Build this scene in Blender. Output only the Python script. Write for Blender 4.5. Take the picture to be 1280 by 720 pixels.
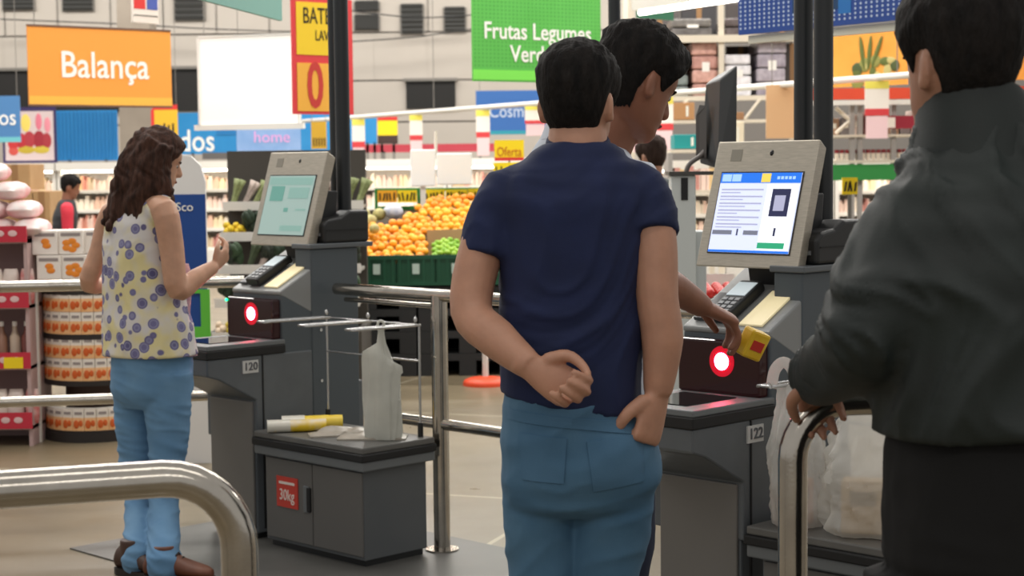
import bpy, bmesh, math, random
from mathutils import Vector, Matrix, noise
from mathutils.bvhtree import BVHTree
random.seed(7)
for o in list(bpy.data.objects):
    bpy.data.objects.remove(o, do_unlink=True)
SC = bpy.context.scene
COL = SC.collection
V3 = Vector
PI = math.pi

# ------------------------------------------------------------ camera
FPX = 2150.0
CAM_H = 1.49
PITCH = math.atan(151 / FPX)
ROLL = 0.011
_F = V3((0, math.cos(PITCH), -math.sin(PITCH)))
_R0 = V3((1, 0, 0))
_U0 = V3((0, math.sin(PITCH), math.cos(PITCH)))
_U = _U0 * math.cos(ROLL) + _R0 * math.sin(ROLL)
_R = _R0 * math.cos(ROLL) - _U0 * math.sin(ROLL)
CAM = V3((0, 0, CAM_H))
cam_data = bpy.data.cameras.new('camera')
cam_data.sensor_width = 36.0
cam_data.lens = 36.0 * FPX / 1280.0
cam_data.clip_end = 200
cam_data.dof.use_dof = True
cam_data.dof.focus_distance = 4.2
cam_data.dof.aperture_fstop = 7.0
cam = bpy.data.objects.new('camera', cam_data)
COL.objects.link(cam)
M = Matrix(((_R.x, _U.x, -_F.x, CAM.x), (_R.y, _U.y, -_F.y, CAM.y), (_R.z, _U.z, -_F.z, CAM.z), (0, 0, 0, 1)))
cam.matrix_world = M
SC.camera = cam

def ray(px, py):
    return _F + _R * ((px - 640) / FPX) + _U * ((360 - py) / FPX)
def at(px, py, Y):
    d = ray(px, py)
    return CAM + d * (Y / d.y)
def atz(px, py, z):
    d = ray(px, py)
    return CAM + d * ((z - CAM_H) / d.z)
def xat(px, Y, py=360):
    return at(px, py, Y).x

# ------------------------------------------------------------ world, lights, exposure
w = bpy.data.worlds.new('hall_ambient')
SC.world = w
w.use_nodes = True
w.node_tree.nodes['Background'].inputs[0].default_value = (1.0, 0.97, 0.93, 1)
w.node_tree.nodes['Background'].inputs[1].default_value = 0.48
def area(name, loc, sx, sy, power, col=(1, 0.96, 0.9), rot=(0, 0, 0)):
    l = bpy.data.lights.new(name, 'AREA')
    l.shape = 'RECTANGLE'; l.size = sx; l.size_y = sy; l.energy = power; l.color = col
    o = bpy.data.objects.new(name, l); COL.objects.link(o)
    o.location = loc; o.rotation_euler = rot
    return o
# rows of fluorescent fittings: strong over the sales floor, sparse over the checkouts
for yy in (11.0, 15.0, 19.0, 23.0):
    area('ceiling_fluorescent_row', (0.5, yy, 5.6), 18.0, 0.5, 700)
area('ceiling_fluorescent_row', (-1.5, 28.2, 5.6), 22.0, 0.5, 620)
area('ceiling_fluorescent_row', (-2.2, 6.9, 4.6), 5.0, 0.4, 90)
area('ceiling_fluorescent_row', (-0.2, 2.2, 4.6), 6.0, 0.4, 30)
area('ceiling_fluorescent_row', (0.0, -2.5, 4.6), 8.0, 0.4, 90)
SC.view_settings.view_transform = 'Standard'
SC.view_settings.look = 'None'
SC.view_settings.gamma = 1.0
SC.view_settings.use_curve_mapping = False
SC.view_settings.exposure = 0.0

# ------------------------------------------------------------ materials
def lin(c):
    r = []
    for v in c:
        v = v / 255.0
        r.append(v / 12.92 if v <= 0.04045 else ((v + 0.055) / 1.055) ** 2.4)
    return (r[0], r[1], r[2], 1.0)
_MC = {}
def mat(name, c1, rough=0.6, metal=0.0, c2=None, scale=6.0, bump=0.0, bscale=60.0, emit=None, estr=0.0, spec=0.5, stretch=(1, 1, 1), detail=3.0, alpha=1.0, trans=0.0, aniso=None, contrast=0.0, coat=0.0):
    if name in _MC:
        return _MC[name]
    m = bpy.data.materials.new(name); m.use_nodes = True
    nt = m.node_tree; b = nt.nodes['Principled BSDF']
    b.inputs['Base Color'].default_value = lin(c1)
    b.inputs['Roughness'].default_value = rough
    b.inputs['Metallic'].default_value = metal
    b.inputs['Specular IOR Level'].default_value = spec
    b.inputs['Coat Weight'].default_value = coat
    if trans: b.inputs['Transmission Weight'].default_value = trans
    if alpha < 1: b.inputs['Alpha'].default_value = alpha
    tc = nt.nodes.new('ShaderNodeTexCoord')
    mp = nt.nodes.new('ShaderNodeMapping'); mp.inputs['Scale'].default_value = stretch
    nt.links.new(tc.outputs['Object'], mp.inputs['Vector'])
    if c2 is not None:
        n = nt.nodes.new('ShaderNodeTexNoise'); n.inputs['Scale'].default_value = scale; n.inputs['Detail'].default_value = detail
        nt.links.new(mp.outputs['Vector'], n.inputs['Vector'])
        r = nt.nodes.new('ShaderNodeValToRGB')
        r.color_ramp.elements[0].color = lin(c1); r.color_ramp.elements[1].color = lin(c2)
        r.color_ramp.elements[0].position = 0.3 + contrast; r.color_ramp.elements[1].position = 0.7 - contrast
        nt.links.new(n.outputs['Fac'], r.inputs['Fac'])
        nt.links.new(r.outputs['Color'], b.inputs['Base Color'])
    if bump > 0:
        n2 = nt.nodes.new('ShaderNodeTexNoise'); n2.inputs['Scale'].default_value = bscale; n2.inputs['Detail'].default_value = 4
        nt.links.new(mp.outputs['Vector'], n2.inputs['Vector'])
        bp = nt.nodes.new('ShaderNodeBump'); bp.inputs['Strength'].default_value = bump; bp.inputs['Distance'].default_value = 0.01
        nt.links.new(n2.outputs['Fac'], bp.inputs['Height'])
        nt.links.new(bp.outputs['Normal'], b.inputs['Normal'])
    if emit is not None:
        b.inputs['Emission Color'].default_value = lin(emit)
        b.inputs['Emission Strength'].default_value = estr
    _MC[name] = m
    return m

# ------------------------------------------------------------ mesh building
class MB:
    def __init__(s):
        s.v = []; s.f = []
    def add(s, vs, fs):
        k = len(s.v); s.v += [V3(p) for p in vs]; s.f += [tuple(i + k for i in f) for f in fs]
        return s
    def obox(s, o, a, b, c):
        o, a, b, c = V3(o), V3(a), V3(b), V3(c)
        vs = [o, o + a, o + a + b, o + b, o + c, o + a + c, o + a + b + c, o + b + c]
        fs = [(0, 3, 2, 1), (4, 5, 6, 7), (0, 1, 5, 4), (1, 2, 6, 5), (2, 3, 7, 6), (3, 0, 4, 7)]
        if a.cross(b).dot(c) < 0: fs = [tuple(reversed(f)) for f in fs]
        return s.add(vs, fs)
    def box(s, x0, x1, y0, y1, z0, z1):
        return s.obox((x0, y0, z0), (x1 - x0, 0, 0), (0, y1 - y0, 0), (0, 0, z1 - z0))
    def loft(s, rings, closed=True, caps=True):
        n = len(rings[0]); k = len(s.v)
        vs = [p for r in rings for p in r]; fs = []
        for i in range(len(rings) - 1):
            for j in range(n if closed else n - 1):
                j2 = (j + 1) % n
                fs.append((i * n + j, i * n + j2, (i + 1) * n + j2, (i + 1) * n + j))
        if caps and closed:
            fs.append(tuple(reversed(range(n))))
            fs.append(tuple((len(rings) - 1) * n + j for j in range(n)))
        return s.add(vs, fs)
    def prism(s, poly, vec):
        poly = [V3(p) for p in poly]; vec = V3(vec)
        nrm = V3((0, 0, 0))
        for i in range(len(poly)):
            nrm += poly[i].cross(poly[(i + 1) % len(poly)])
        if nrm.dot(vec) < 0: poly = poly[::-1]
        return s.loft([poly, [p + vec for p in poly]])
    def tube(s, pts, r, n=12, smooth=0):
        pts = [V3(p) for p in pts]
        if smooth: pts = crom(pts, smooth)
        rs = r if isinstance(r, (list, tuple)) else [r] * len(pts)
        if len(rs) != len(pts):
            rs = [lerp_list(rs, i / (len(pts) - 1)) for i in range(len(pts))]
        return s.loft(path_rings(pts, rs, n))
    def ell(s, c, rx, ry, rz, nu=16, nv=10, mtx=None):
        rings = []
        c = V3(c)
        for i in range(nv + 1):
            t = -PI / 2 + PI * (i + 0.0) / nv
            t = max(-PI / 2 + 0.02, min(PI / 2 - 0.02, t))
            ring = []
            for j in range(nu):
                a = 2 * PI * j / nu
                p = V3((rx * math.cos(t) * math.cos(a), ry * math.cos(t) * math.sin(a), rz * math.sin(t)))
                if mtx is not None: p = mtx @ p
                ring.append(c + p)
            rings.append(ring)
        return s.loft(rings)
    def cyl(s, c, r, h, n=24, r2=None, axis='z'):
        c = V3(c); r2 = r if r2 is None else r2
        def P(a, rr, t):
            if axis == 'z': return c + V3((rr * math.cos(a), rr * math.sin(a), t))
            if axis == 'y': return c + V3((rr * math.sin(a), t, rr * math.cos(a)))
            return c + V3((t, rr * math.cos(a), rr * math.sin(a)))
        return s.loft([[P(2 * PI * j / n, r, 0) for j in range(n)], [P(2 * PI * j / n, r2, h) for j in range(n)]])
    def xform(s, m):
        s.v = [m @ p for p in s.v]; return s
    def mesh(s, name, origin=(0, 0, 0)):
        o = V3(origin)
        me = bpy.data.meshes.new(name)
        me.from_pydata([tuple(p - o) for p in s.v], [], s.f)
        me.update()
        return me
    def build(s, name, m, parent=None, origin=None, smooth=False, bevel=0.0, bseg=2, fix=True):
        """parent: vertices are in the parent's local frame (parent not rotated in world builds: pass origin=parent.location)"""
        me = s.mesh(name, origin or (0, 0, 0))
        if fix:
            bm = bmesh.new(); bm.from_mesh(me); bmesh.ops.recalc_face_normals(bm, faces=bm.faces); bm.to_mesh(me); bm.free()
        return link(name, me, m, parent, None if parent else origin, smooth, bevel, bseg)

def link(name, me, m, parent=None, loc=None, smooth=False, bevel=0.0, bseg=2):
    if m is not None:
        me.materials.clear(); me.materials.append(m)
    if smooth:
        me.polygons.foreach_set('use_smooth', [True] * len(me.polygons))
        try: me.set_sharp_from_angle(angle=math.radians(50))
        except Exception: pass
    o = bpy.data.objects.new(name, me); COL.objects.link(o)
    if parent: o.parent = parent
    if loc is not None: o.location = loc
    if bevel > 0:
        b = o.modifiers.new('bevel', 'BEVEL'); b.width = bevel; b.segments = bseg; b.limit_method = 'ANGLE'
    return o

def lerp_list(a, t):
    x = t * (len(a) - 1); i = min(int(x), len(a) - 2); f = x - i
    return a[i] * (1 - f) + a[i + 1] * f
def crom(pts, k):
    out = []
    n = len(pts)
    for i in range(n - 1):
        p0 = pts[max(i - 1, 0)]; p1 = pts[i]; p2 = pts[i + 1]; p3 = pts[min(i + 2, n - 1)]
        for j in range(k):
            t = j / k
            out.append(0.5 * ((2 * p1) + (p2 - p0) * t + (2 * p0 - 5 * p1 + 4 * p2 - p3) * t * t + (3 * p1 - p0 - 3 * p2 + p3) * t ** 3))
    out.append(pts[-1].copy())
    return out
def path_rings(pts, rs, n=12, up=None):
    rings = []
    T0 = (pts[1] - pts[0]).normalized()
    ref = V3((0, 0, 1)) if abs(T0.z) < 0.9 else V3((0, 1, 0))
    a = T0.cross(ref).normalized(); b = T0.cross(a).normalized()
    for i, p in enumerate(pts):
        if i == 0: T = T0
        elif i == len(pts) - 1: T = (pts[i] - pts[i - 1]).normalized()
        else: T = ((pts[i + 1] - pts[i]).normalized() + (pts[i] - pts[i - 1]).normalized()).normalized()
        a = (a - T * a.dot(T)).normalized(); b = T.cross(a)
        r = rs[i]
        ra, rb = (r if isinstance(r, tuple) else (r, r))
        rings.append([p + a * (ra * math.cos(2 * PI * j / n)) + b * (rb * math.sin(2 * PI * j / n)) for j in range(n)])
    return rings

def tag(o, label, cat, group=None, kind=None):
    if label: o['label'] = label
    if cat: o['category'] = cat
    if group: o['group'] = group
    if kind: o['kind'] = kind
    return o
def empty(name, loc, rz=0, label=None, cat=None, group=None):
    e = bpy.data.objects.new(name, None); COL.objects.link(e)
    e.empty_display_size = 0.1
    e.location = loc; e.rotation_euler = (0, 0, rz)
    if label: tag(e, label, cat, group)
    return e
def struct(o):
    o['kind'] = 'structure'; return o
def copy_tree(o, parent=None):
    c = o.copy(); COL.objects.link(c)
    if parent: c.parent = parent
    for ch in [x for x in bpy.data.objects if x.parent == o]:
        d = copy_tree(ch, c); d.matrix_parent_inverse = ch.matrix_parent_inverse.copy()
    return c

def text_mesh(txt, size, extrude=0.001, xs=1.0, bold=0.0, align='CENTER', spacing=1.0):
    cu = bpy.data.curves.new('lettering', 'FONT')
    cu.body = txt; cu.size = size; cu.extrude = extrude; cu.offset = bold
    cu.align_x = align; cu.align_y = 'CENTER'; cu.space_line = 0.9; cu.space_character = spacing
    cu.resolution_u = 3
    t = bpy.data.objects.new('lettering_tmp', cu); COL.objects.link(t)
    dg = bpy.context.evaluated_depsgraph_get()
    me = bpy.data.meshes.new_from_object(t.evaluated_get(dg))
    bpy.data.objects.remove(t, do_unlink=True)
    for v in me.vertices:
        x, y, z = v.co
        v.co = (x * xs, -z, y)
    me.update()
    return me
def lettering(txt, size, m, parent, x, y, z, xs=1.0, bold=0.0, name='lettering', spacing=1.0, rot=0.0):
    me = text_mesh(txt, size, 0.0012, xs, bold, spacing=spacing)
    o = link(name, me, m, parent, (x, y, z))
    if rot: o.rotation_euler = (0, rot, 0)
    return o

def remesh(name, mb, voxel, m, parent, origin, smooth=4, disp=None, fac=0.5, adapt=0.0):
    """overlapping closed shells -> ONE continuous surface"""
    me = mb.mesh(name + '_src')
    bm = bmesh.new(); bm.from_mesh(me); bmesh.ops.recalc_face_normals(bm, faces=bm.faces); bm.to_mesh(me); bm.free()
    t = bpy.data.objects.new(name + '_tmp', me); COL.objects.link(t)
    r = t.modifiers.new('r', 'REMESH'); r.mode = 'VOXEL'; r.voxel_size = voxel; r.adaptivity = adapt
    if smooth:
        sm = t.modifiers.new('s', 'SMOOTH'); sm.factor = fac; sm.iterations = smooth
    dg = bpy.context.evaluated_depsgraph_get()
    out = bpy.data.meshes.new_from_object(t.evaluated_get(dg))
    out.name = name
    bpy.data.objects.remove(t, do_unlink=True)
    if disp:
        nr = [v.normal.copy() for v in out.vertices]
        co = [v.co.copy() for v in out.vertices]
        for i, v in enumerate(out.vertices):
            v.co = co[i] + nr[i] * disp(co[i], nr[i])
    o3 = V3(origin)
    for v in out.vertices: v.co = v.co - o3
    out.update()
    out.materials.clear()
    if m: out.materials.append(m)
    out.polygons.foreach_set('use_smooth', [True] * len(out.polygons))
    o = bpy.data.objects.new(name, out); COL.objects.link(o)
    if parent: o.parent = parent
    else: o.location = o3
    return o
# ============================================================ common materials
WHITE = mat('white_paint', (225, 222, 215), 0.55)
CREAM = mat('cream_panel', (186, 178, 168), 0.6, c2=(176, 168, 158), scale=0.6)
DARK = mat('recess_shade', (30, 29, 28), 0.8)
BLACKP = mat('black_plastic', (26, 27, 28), 0.45)
DKPOLE = mat('dark_pole_paint', (30, 34, 37), 0.4)
GREYK = mat('kiosk_grey', (97, 102, 106), 0.42, c2=(90, 95, 99), scale=9)
GREYL = mat('kiosk_light_grey', (108, 112, 114), 0.45)
GREYB = mat('kiosk_blue_grey', (78, 86, 92), 0.5)
BANDK = mat('kiosk_black_band', (22, 22, 23), 0.6)
CHROME = mat('stainless_steel', (196, 190, 180), 0.16, 1.0, c2=(178, 172, 163), scale=14, bump=0.02, bscale=200, stretch=(1, 1, 1))
STEELB = mat('brushed_bezel', (190, 182, 168), 0.38, 0.55, c2=(172, 165, 152), scale=30, stretch=(1, 1, 14))
WIRE = mat('chrome_wire', (200, 200, 200), 0.25, 0.9)
YELLOW = mat('sign_yellow', (246, 214, 20), 0.6)
REDS = mat('sign_red', (214, 48, 44), 0.6)
INK = mat('black_ink', (30, 26, 20), 0.7)
TXTW = mat('lettering_white', (248, 246, 240), 0.6)
CARD = mat('cardboard', (176, 142, 100), 0.85, c2=(162, 128, 88), scale=4)
BLUEB = mat('fascia_blue', (30, 132, 196), 0.5, c2=(44, 142, 204), scale=3)
GREENC = mat('crate_green', (16, 74, 50), 0.5)

# ============================================================ floor
def floor_material():
    m = mat('polished_concrete', (130, 117, 94), 0.3, c2=(110, 99, 80), scale=0.9, detail=6)
    nt = m.node_tree; b = nt.nodes['Principled BSDF']
    tc = nt.nodes.new('ShaderNodeTexCoord'); mp = nt.nodes.new('ShaderNodeMapping')
    mp.inputs['Rotation'].default_value = (0, 0, math.radians(20))
    br = nt.nodes.new('ShaderNodeTexBrick'); br.offset = 0.0
    br.inputs['Scale'].default_value = 1.0; br.inputs['Brick Width'].default_value = 2.4; br.inputs['Row Height'].default_value = 2.4
    br.inputs['Mortar Size'].default_value = 0.012
    nt.links.new(tc.outputs['Object'], mp.inputs[0]); nt.links.new(mp.outputs[0], br.inputs['Vector'])
    mx = nt.nodes.new('ShaderNodeMix'); mx.data_type = 'RGBA'
    old = b.inputs['Base Color'].links[0].from_socket
    nt.links.new(br.outputs['Fac'], mx.inputs[0]); nt.links.new(old, mx.inputs[6]); mx.inputs[7].default_value = lin((168, 158, 136))
    nt.links.new(mx.outputs[2], b.inputs['Base Color'])
    n = nt.nodes.new('ShaderNodeTexNoise'); n.inputs['Scale'].default_value = 3.0; n.inputs['Detail'].default_value = 5
    nt.links.new(tc.outputs['Object'], n.inputs['Vector'])
    mr = nt.nodes.new('ShaderNodeMapRange'); mr.inputs[3].default_value = 0.22; mr.inputs[4].default_value = 0.42
    nt.links.new(n.outputs['Fac'], mr.inputs[0]); nt.links.new(mr.outputs[0], b.inputs['Roughness'])
    return m
struct(MB().box(-14, 14, -5, 31, -0.1, 0).build('floor', floor_material()))

# ============================================================ back wall with cladding panels and louvres
YW = 30.0
wall = struct(MB().box(-14, 14, YW, YW + 0.2, 0, 8).build('wall_back', mat('wall_grey', (118, 113, 108), 0.7)))
def wrect(x0, x1, y0, y1, Y):
    a = at(x0, y1, Y); b = at(x1, y0, Y)
    return a.x, b.x, a.z, b.z
panel_rows = [(-90, 38), (40, 98), (100, 150), (152, 205)]
pm = {}
for cx in range(-1, 13):
    for (r0, r1) in panel_rows:
        x0 = -60 + cx * 66; x1 = x0 + 64.5
        X0, X1, Z0, Z1 = wrect(x0, x1, r0, r1, YW)
        Z0 = at(640, r1, YW).z; Z1 = at(640, r0, YW).z
        key = round(Z1 - Z0, 3)
        if key not in pm:
            pm[key] = MB().box(0, X1 - X0, -0.05, 0, 0, Z1 - Z0).mesh('wall_panel')
        o = link('wall_panel', pm[key], CREAM, wall, (X0, YW - 0.002, Z0))
VENTF = mat('vent_frame', (120, 116, 110), 0.5)
VENTD = mat('vent_louvre', (52, 52, 50), 0.6)
for (x0, x1, y0, y1) in [(2, 43, -20, 13), (77, 117, -20, 14), (217, 256, -20, 26), (442, 475, 2, 14), (442, 475, 19, 38), (500, 530, 5, 43), (554, 583, 9, 40)]:
    X0, X1, Z0, Z1 = wrect(x0, x1, y0, y1, YW - 0.1)
    f = MB().box(X0, X1, YW - 0.09, YW - 0.05, Z0, Z1).build('vent_frame', VENTF, wall)
    k = 6
    for i in range(k):
        zz = Z0 + (Z1 - Z0) * (i + 0.15) / k
        MB().obox((X0 + 0.03, YW - 0.11, zz), (X1 - X0 - 0.06, 0, 0), (0, 0.02, 0.03), (0, -0.02, (Z1 - Z0) / k * 0.6)).build('vent_slat', VENTD, f)
# dark slabs on the wall stand in for shaded recesses
for (x0, x1, y0, y1) in [(-60, 250, 86, 142), (508, 569, 101, 136)]:
    X0, X1, Z0, Z1 = wrect(x0, x1, y0, y1, YW - 0.1)
    MB().box(X0, X1, YW - 0.1, YW - 0.05, Z0, Z1).build('shade_slab', DARK, wall)
    MB().box(X0 - 0.04, X1 + 0.04, YW - 0.14, YW - 0.04, Z1, Z1 + 0.05).build('opening_trim', VENTF, wall)
# cables strung along the wall
for (pts) in [[(430, 12), (520, 22), (600, 18)], [(440, 52), (520, 46), (592, 36)], [(0, 24), (150, 30), (260, 36), (380, 40)]]:
    MB().tube([at(x, y, YW - 0.4) for x, y in pts], 0.012, 6, smooth=5).build('cable', BLACKP, wall)
# concrete pillar
p0 = at(148, 100, 24); p1 = at(189, 100, 24)
struct(tag(MB().box(p0.x, p1.x, 24, 24.45, 0, 7).build('pillar', mat('pillar_concrete', (146, 136, 124), 0.75, c2=(132, 122, 110), scale=2)), None, None))
# thin dark platform under the self-checkouts
A_L = V3((-1.19, 6.66, 0)); A_R = V3((0.50, 4.76, 0))
KA = -PI / 4
UU = V3((math.cos(KA), math.sin(KA), 0)); VV = V3((-math.sin(KA), math.cos(KA), 0))
def kloc(u, v, z=0, A=A_L):
    return A + UU * u + VV * v + V3((0, 0, z))
pl = [kloc(-0.45, -0.36), kloc(6.2, -0.36), kloc(6.2, 0.80), kloc(-0.45, 0.80)]
struct(MB().prism([(p.x, p.y, 0.0) for p in pl], (0, 0, 0.006)).build('floor_plate', mat('grey_floor_plate', (96, 95, 92), 0.4, c2=(84, 83, 80), scale=3)))
# ============================================================ self-checkout kiosks
def screen_material(name, lit):
    m = mat(name, (20, 20, 24), 0.15)
    return m
def make_kiosk(A, number, label, bright):
    root = empty('self_checkout_kiosk', A, KA, label, 'kiosk', 'self-checkout kiosks')
    # side profile in (y, z): overhanging scanner bed on a slimmer cabinet
    W = 0.34
    MB().box(-W + 0.02, -0.012, 0.235, 0.80, 0.03, 0.60).build('cabinet', GREYK, root, bevel=0.006)
    MB().box(-W + 0.04, -0.03, 0.25, 0.78, 0.0, 0.03).build('plinth', BLACKP, root)
    prof = [(0.0, 0.685), (0.0, 0.752), (0.52, 0.752), (0.52, 0.40), (0.232, 0.40), (0.232, 0.572), (0.055, 0.668)]
    MB().prism([(0, y, z) for y, z in prof], (-W, 0, 0)).build('upper_housing', GREYK, root, bevel=0.006)
    fp = MB().box(-W + 0.03, -0.02, 0.225, 0.236, 0.05, 0.565).build('front_panel', mat('kiosk_front_panel', (114, 111, 107), 0.38), root, bevel=0.004)
    MB().box(-0.003, 0.0035, 0.262, 0.268, 0.05, 0.75).build('seam', BANDK, root)
    MB().box(-W - 0.004, 0.006, -0.006, 0.38, 0.752, 0.786).build('edge_band', BANDK, root, bevel=0.004)
    bed = MB().box(-W, 0.002, -0.002, 0.38, 0.786, 0.806).build('scanner_bed', GREYL, root, bevel=0.004)
    MB().box(-W + 0.07, -0.07, 0.06, 0.29, 0.806, 0.809).build('scanner_glass', mat('scanner_glass', (14, 14, 16), 0.06, spec=0.6), bed)
    # upright scanner tower with a dark window facing the customer
    MB().box(-W + 0.005, -0.005, 0.37, 0.54, 0.70, 0.985).build('scanner_tower', GREYB, root, bevel=0.006)
    win = MB().box(-W + 0.015, -0.015, 0.33, 0.372, 0.806, 0.968).build('scanner_window', mat('scanner_window_glass', (26, 12, 14), 0.12, spec=0.5, emit=(255, 0, 50), estr=0.007), root, bevel=0.008)  # faint red emission stands in for lamp glow in the glass
    # glowing aiming lamp; its soft halo is added as an emissive disc
    LAMP = mat('red_lamp_core', (255, 200, 210), 0.3, emit=(255, 70, 100), estr=75)
    HALO = mat('red_lamp_halo', (150, 0, 20), 0.3, emit=(235, 0, 45), estr=0.55)
    MB().cyl((-0.155, 0.331, 0.905), 0.026, -0.004, 24, axis='y').build('scanner_lamp', LAMP, win)
    MB().cyl((-0.155, 0.3305, 0.905), 0.046, -0.002, 32, axis='y').build('lamp_halo', HALO, win)
    MB().ell((-W + 0.02, 0.326, 0.955), 0.006, 0.005, 0.006, 10, 6).build('status_lamp', mat('green_led', (20, 200, 120), 0.3, emit=(20, 255, 140), estr=6), win)
    # sloping console under the screen with card terminal
    cons = [(0.365, 0.985), (0.365, 1.0), (0.70, 1.176), (0.745, 1.176), (0.745, 0.90), (0.53, 0.90)]
    MB().prism([(-0.004, y, z) for y, z in cons], (-W + 0.01, 0, 0)).build('console', mat('console_panel', (136, 138, 138), 0.35), root, bevel=0.006)
    sl = V3((0, 0.295, 0.155)).normalized(); sn = V3((0, -sl.z, sl.y))
    def onslope(x, s, t):
        return V3((x, 0.365, 1.0)) + sl * s + sn * t
    pin = MB().obox(onslope(-0.245, 0.02, 0.004), V3((0.085, 0, 0)), sl * 0.20, sn * 0.035).build('card_terminal', BLACKP, root, bevel=0.008)
    MB().obox(onslope(-0.237, 0.125, 0.0385), V3((0.069, 0, 0)), sl * 0.075, sn * 0.003).build('terminal_screen', mat('terminal_screen', (190, 200, 205), 0.2, emit=(200, 215, 220), estr=0.35), pin)
    for r in range(4):
        for c in range(3):
            MB().obox(onslope(-0.233 + c * 0.023, 0.03 + r * 0.022, 0.038), V3((0.016, 0, 0)), sl * 0.014, sn * 0.004).build('key', mat('key_grey', (150, 152, 155), 0.5), pin)
    MB().obox(onslope(-0.13, 0.02, 0.002), V3((0.085, 0, 0)), sl * 0.19, sn * 0.006).build('lit_reader', mat('lit_reader', (240, 226, 180), 0.3, emit=(255, 236, 190), estr=0.9 if bright else 0.25), root)
    MB().obox(onslope(-0.31, 0.03, 0.002), V3((0.05, 0, 0)), sl * 0.15, sn * 0.012).build('coin_slot', mat('coin_slot', (60, 62, 66), 0.4), root, bevel=0.003)
    # tower with printer head and two tall poles
    MB().box(-W + 0.02, 0.0, 0.52, 0.77, 0.03, 0.98).build('tower', GREYB, root, bevel=0.006)
    MB().box(-0.105, 0.0, 0.52, 0.77, 0.97, 1.165).build('tower_head', GREYB, root, bevel=0.006)
    MB().box(-0.115, 0.014, 0.51, 0.845, 1.165, 1.185).build('tower_shelf', GREYK, root, bevel=0.004)
    pr = [(0.585, 1.185), (0.585, 1.262), (0.61, 1.283), (0.68, 1.293), (0.73, 1.318), (0.83, 1.318), (0.83, 1.185)]
    ph = MB().prism([(0.008, y, z) for y, z in pr], (-0.085, 0, 0)).build('receipt_printer', BLACKP, root, bevel=0.012, bseg=3)
    MB().box(-0.068, -0.014, 0.581, 0.586, 1.215, 1.228).build('paper_slot', mat('slot_grey', (110, 112, 114), 0.4), ph)
    MB().box(0.006, 0.0115, 0.60, 0.82, 1.236, 1.240).build('printer_seam', mat('seam_dark', (12, 12, 12), 0.6), ph)
    for px, py in ((-0.245, 0.87), (-0.12, 0.80)):
        MB().tube([(px, py, 0.0), (px, py, 3.9)], 0.031, 16).build('pole', DKPOLE, root, smooth=True)
    # monitor, leaning back
    t = math.radians(17)
    up = V3((0, math.sin(t), math.cos(t))); nb = V3((0, math.cos(t), -math.sin(t)))
    MS = 1.11
    MSV = 1.17
    c = V3((-0.208, 0.573, 1.369))
    def mp(x, s, d):
        return c + V3((x * MS, 0, 0)) + up * (s * MSV) + nb * d
    mon = MB()
    fr = [mp(-0.175, -0.175, 0), mp(0.175, -0.175, 0), mp(0.175, 0.175, 0), mp(-0.175, 0.175, 0)]
    bk = [mp(-0.165, -0.16, 0.055), mp(0.165, -0.16, 0.055), mp(0.165, 0.165, 0.055), mp(-0.165, 0.165, 0.055)]
    mon.loft([fr, bk])
    mo = mon.build('monitor', STEELB, root, bevel=0.005)
    MB().obox(mp(-0.142, -0.138, -0.002), V3((0.284 * MS, 0, 0)), up * (0.226 * MSV), nb * 0.006).build('screen_gasket', BLACKP, mo)
    if bright:
        SCR = mat('screen_page_lit', (210, 216, 235), 0.2, emit=(205, 214, 245), estr=0.8)
    else:
        SCR = mat('screen_page_dim', (150, 172, 168), 0.2, emit=(150, 178, 172), estr=0.42)
    scr = MB().obox(mp(-0.138, -0.134, -0.004), V3((0.276 * MS, 0, 0)), up * (0.218 * MSV), nb * 0.003).build('screen', SCR, mo)
    def ui(x0, x1, s0, s1, m, name, d=-0.0048):
        MB().obox(mp(x0, s0, d), V3(((x1 - x0) * MS, 0, 0)), up * ((s1 - s0) * MSV), nb * 0.0007).build(name, m, mo)
    if bright:
        UB = mat('ui_blue', (24, 110, 220), 0.3, emit=(24, 110, 225), estr=0.75)
        UL = mat('ui_lightblue', (160, 200, 235), 0.3, emit=(165, 205, 240), estr=0.7)
        UY = mat('ui_yellow', (235, 205, 90), 0.3, emit=(235, 205, 90), estr=0.7)
        UG = mat('ui_grey', (120, 124, 140), 0.3, emit=(120, 124, 145), estr=0.5)
        UGR = mat('ui_green', (40, 165, 120), 0.3, emit=(40, 165, 120), estr=0.6)
        UN = mat('ui_dark', (40, 44, 80), 0.3, emit=(40, 44, 90), estr=0.4)
        UP = mat('ui_line', (170, 172, 200), 0.3, emit=(172, 174, 205), estr=0.6)
        UW = mat('ui_white', (240, 244, 252), 0.3, emit=(240, 244, 252), estr=0.9)
        ui(-0.138, 0.138, 0.056, 0.084, UB, 'title_bar')
        ui(-0.132, -0.100, 0.060, 0.080, UL, 'tab', -0.0056); ui(-0.097, -0.066, 0.060, 0.080, UL, 'tab', -0.0056)
        ui(0.005, 0.036, 0.058, 0.082, UY, 'tab', -0.0056)
        for q in range(5): ui(0.058 + q * 0.013, 0.067 + q * 0.013, 0.066, 0.074, UL, 'menu_mark', -0.0056)
        ui(0.030, 0.134, -0.126, 0.052, UW, 'side_panel')
        ui(0.050, 0.112, -0.035, 0.040, UN, 'product_picture', -0.0056)
        ui(0.062, 0.098, -0.02, 0.022, UP, 'product_shape', -0.0062)
        ui(0.076, 0.083, -0.088, -0.066, UN, 'price_mark', -0.0056)
        for i in range(6):
            ui(-0.128, 0.018, 0.036 - i * 0.019, 0.040 - i * 0.019, UP, 'list_line')
            ui(-0.128, -0.06 + 0.012 * (i % 3), 0.028 - i * 0.019, 0.031 - i * 0.019, UP, 'list_line')
        ui(-0.134, -0.066, -0.086, -0.074, UG, 'button'); ui(-0.026, 0.024, -0.086, -0.074, UG, 'button')
        ui(-0.05, -0.045, -0.088, -0.070, UN, 'arrow_mark')
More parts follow.
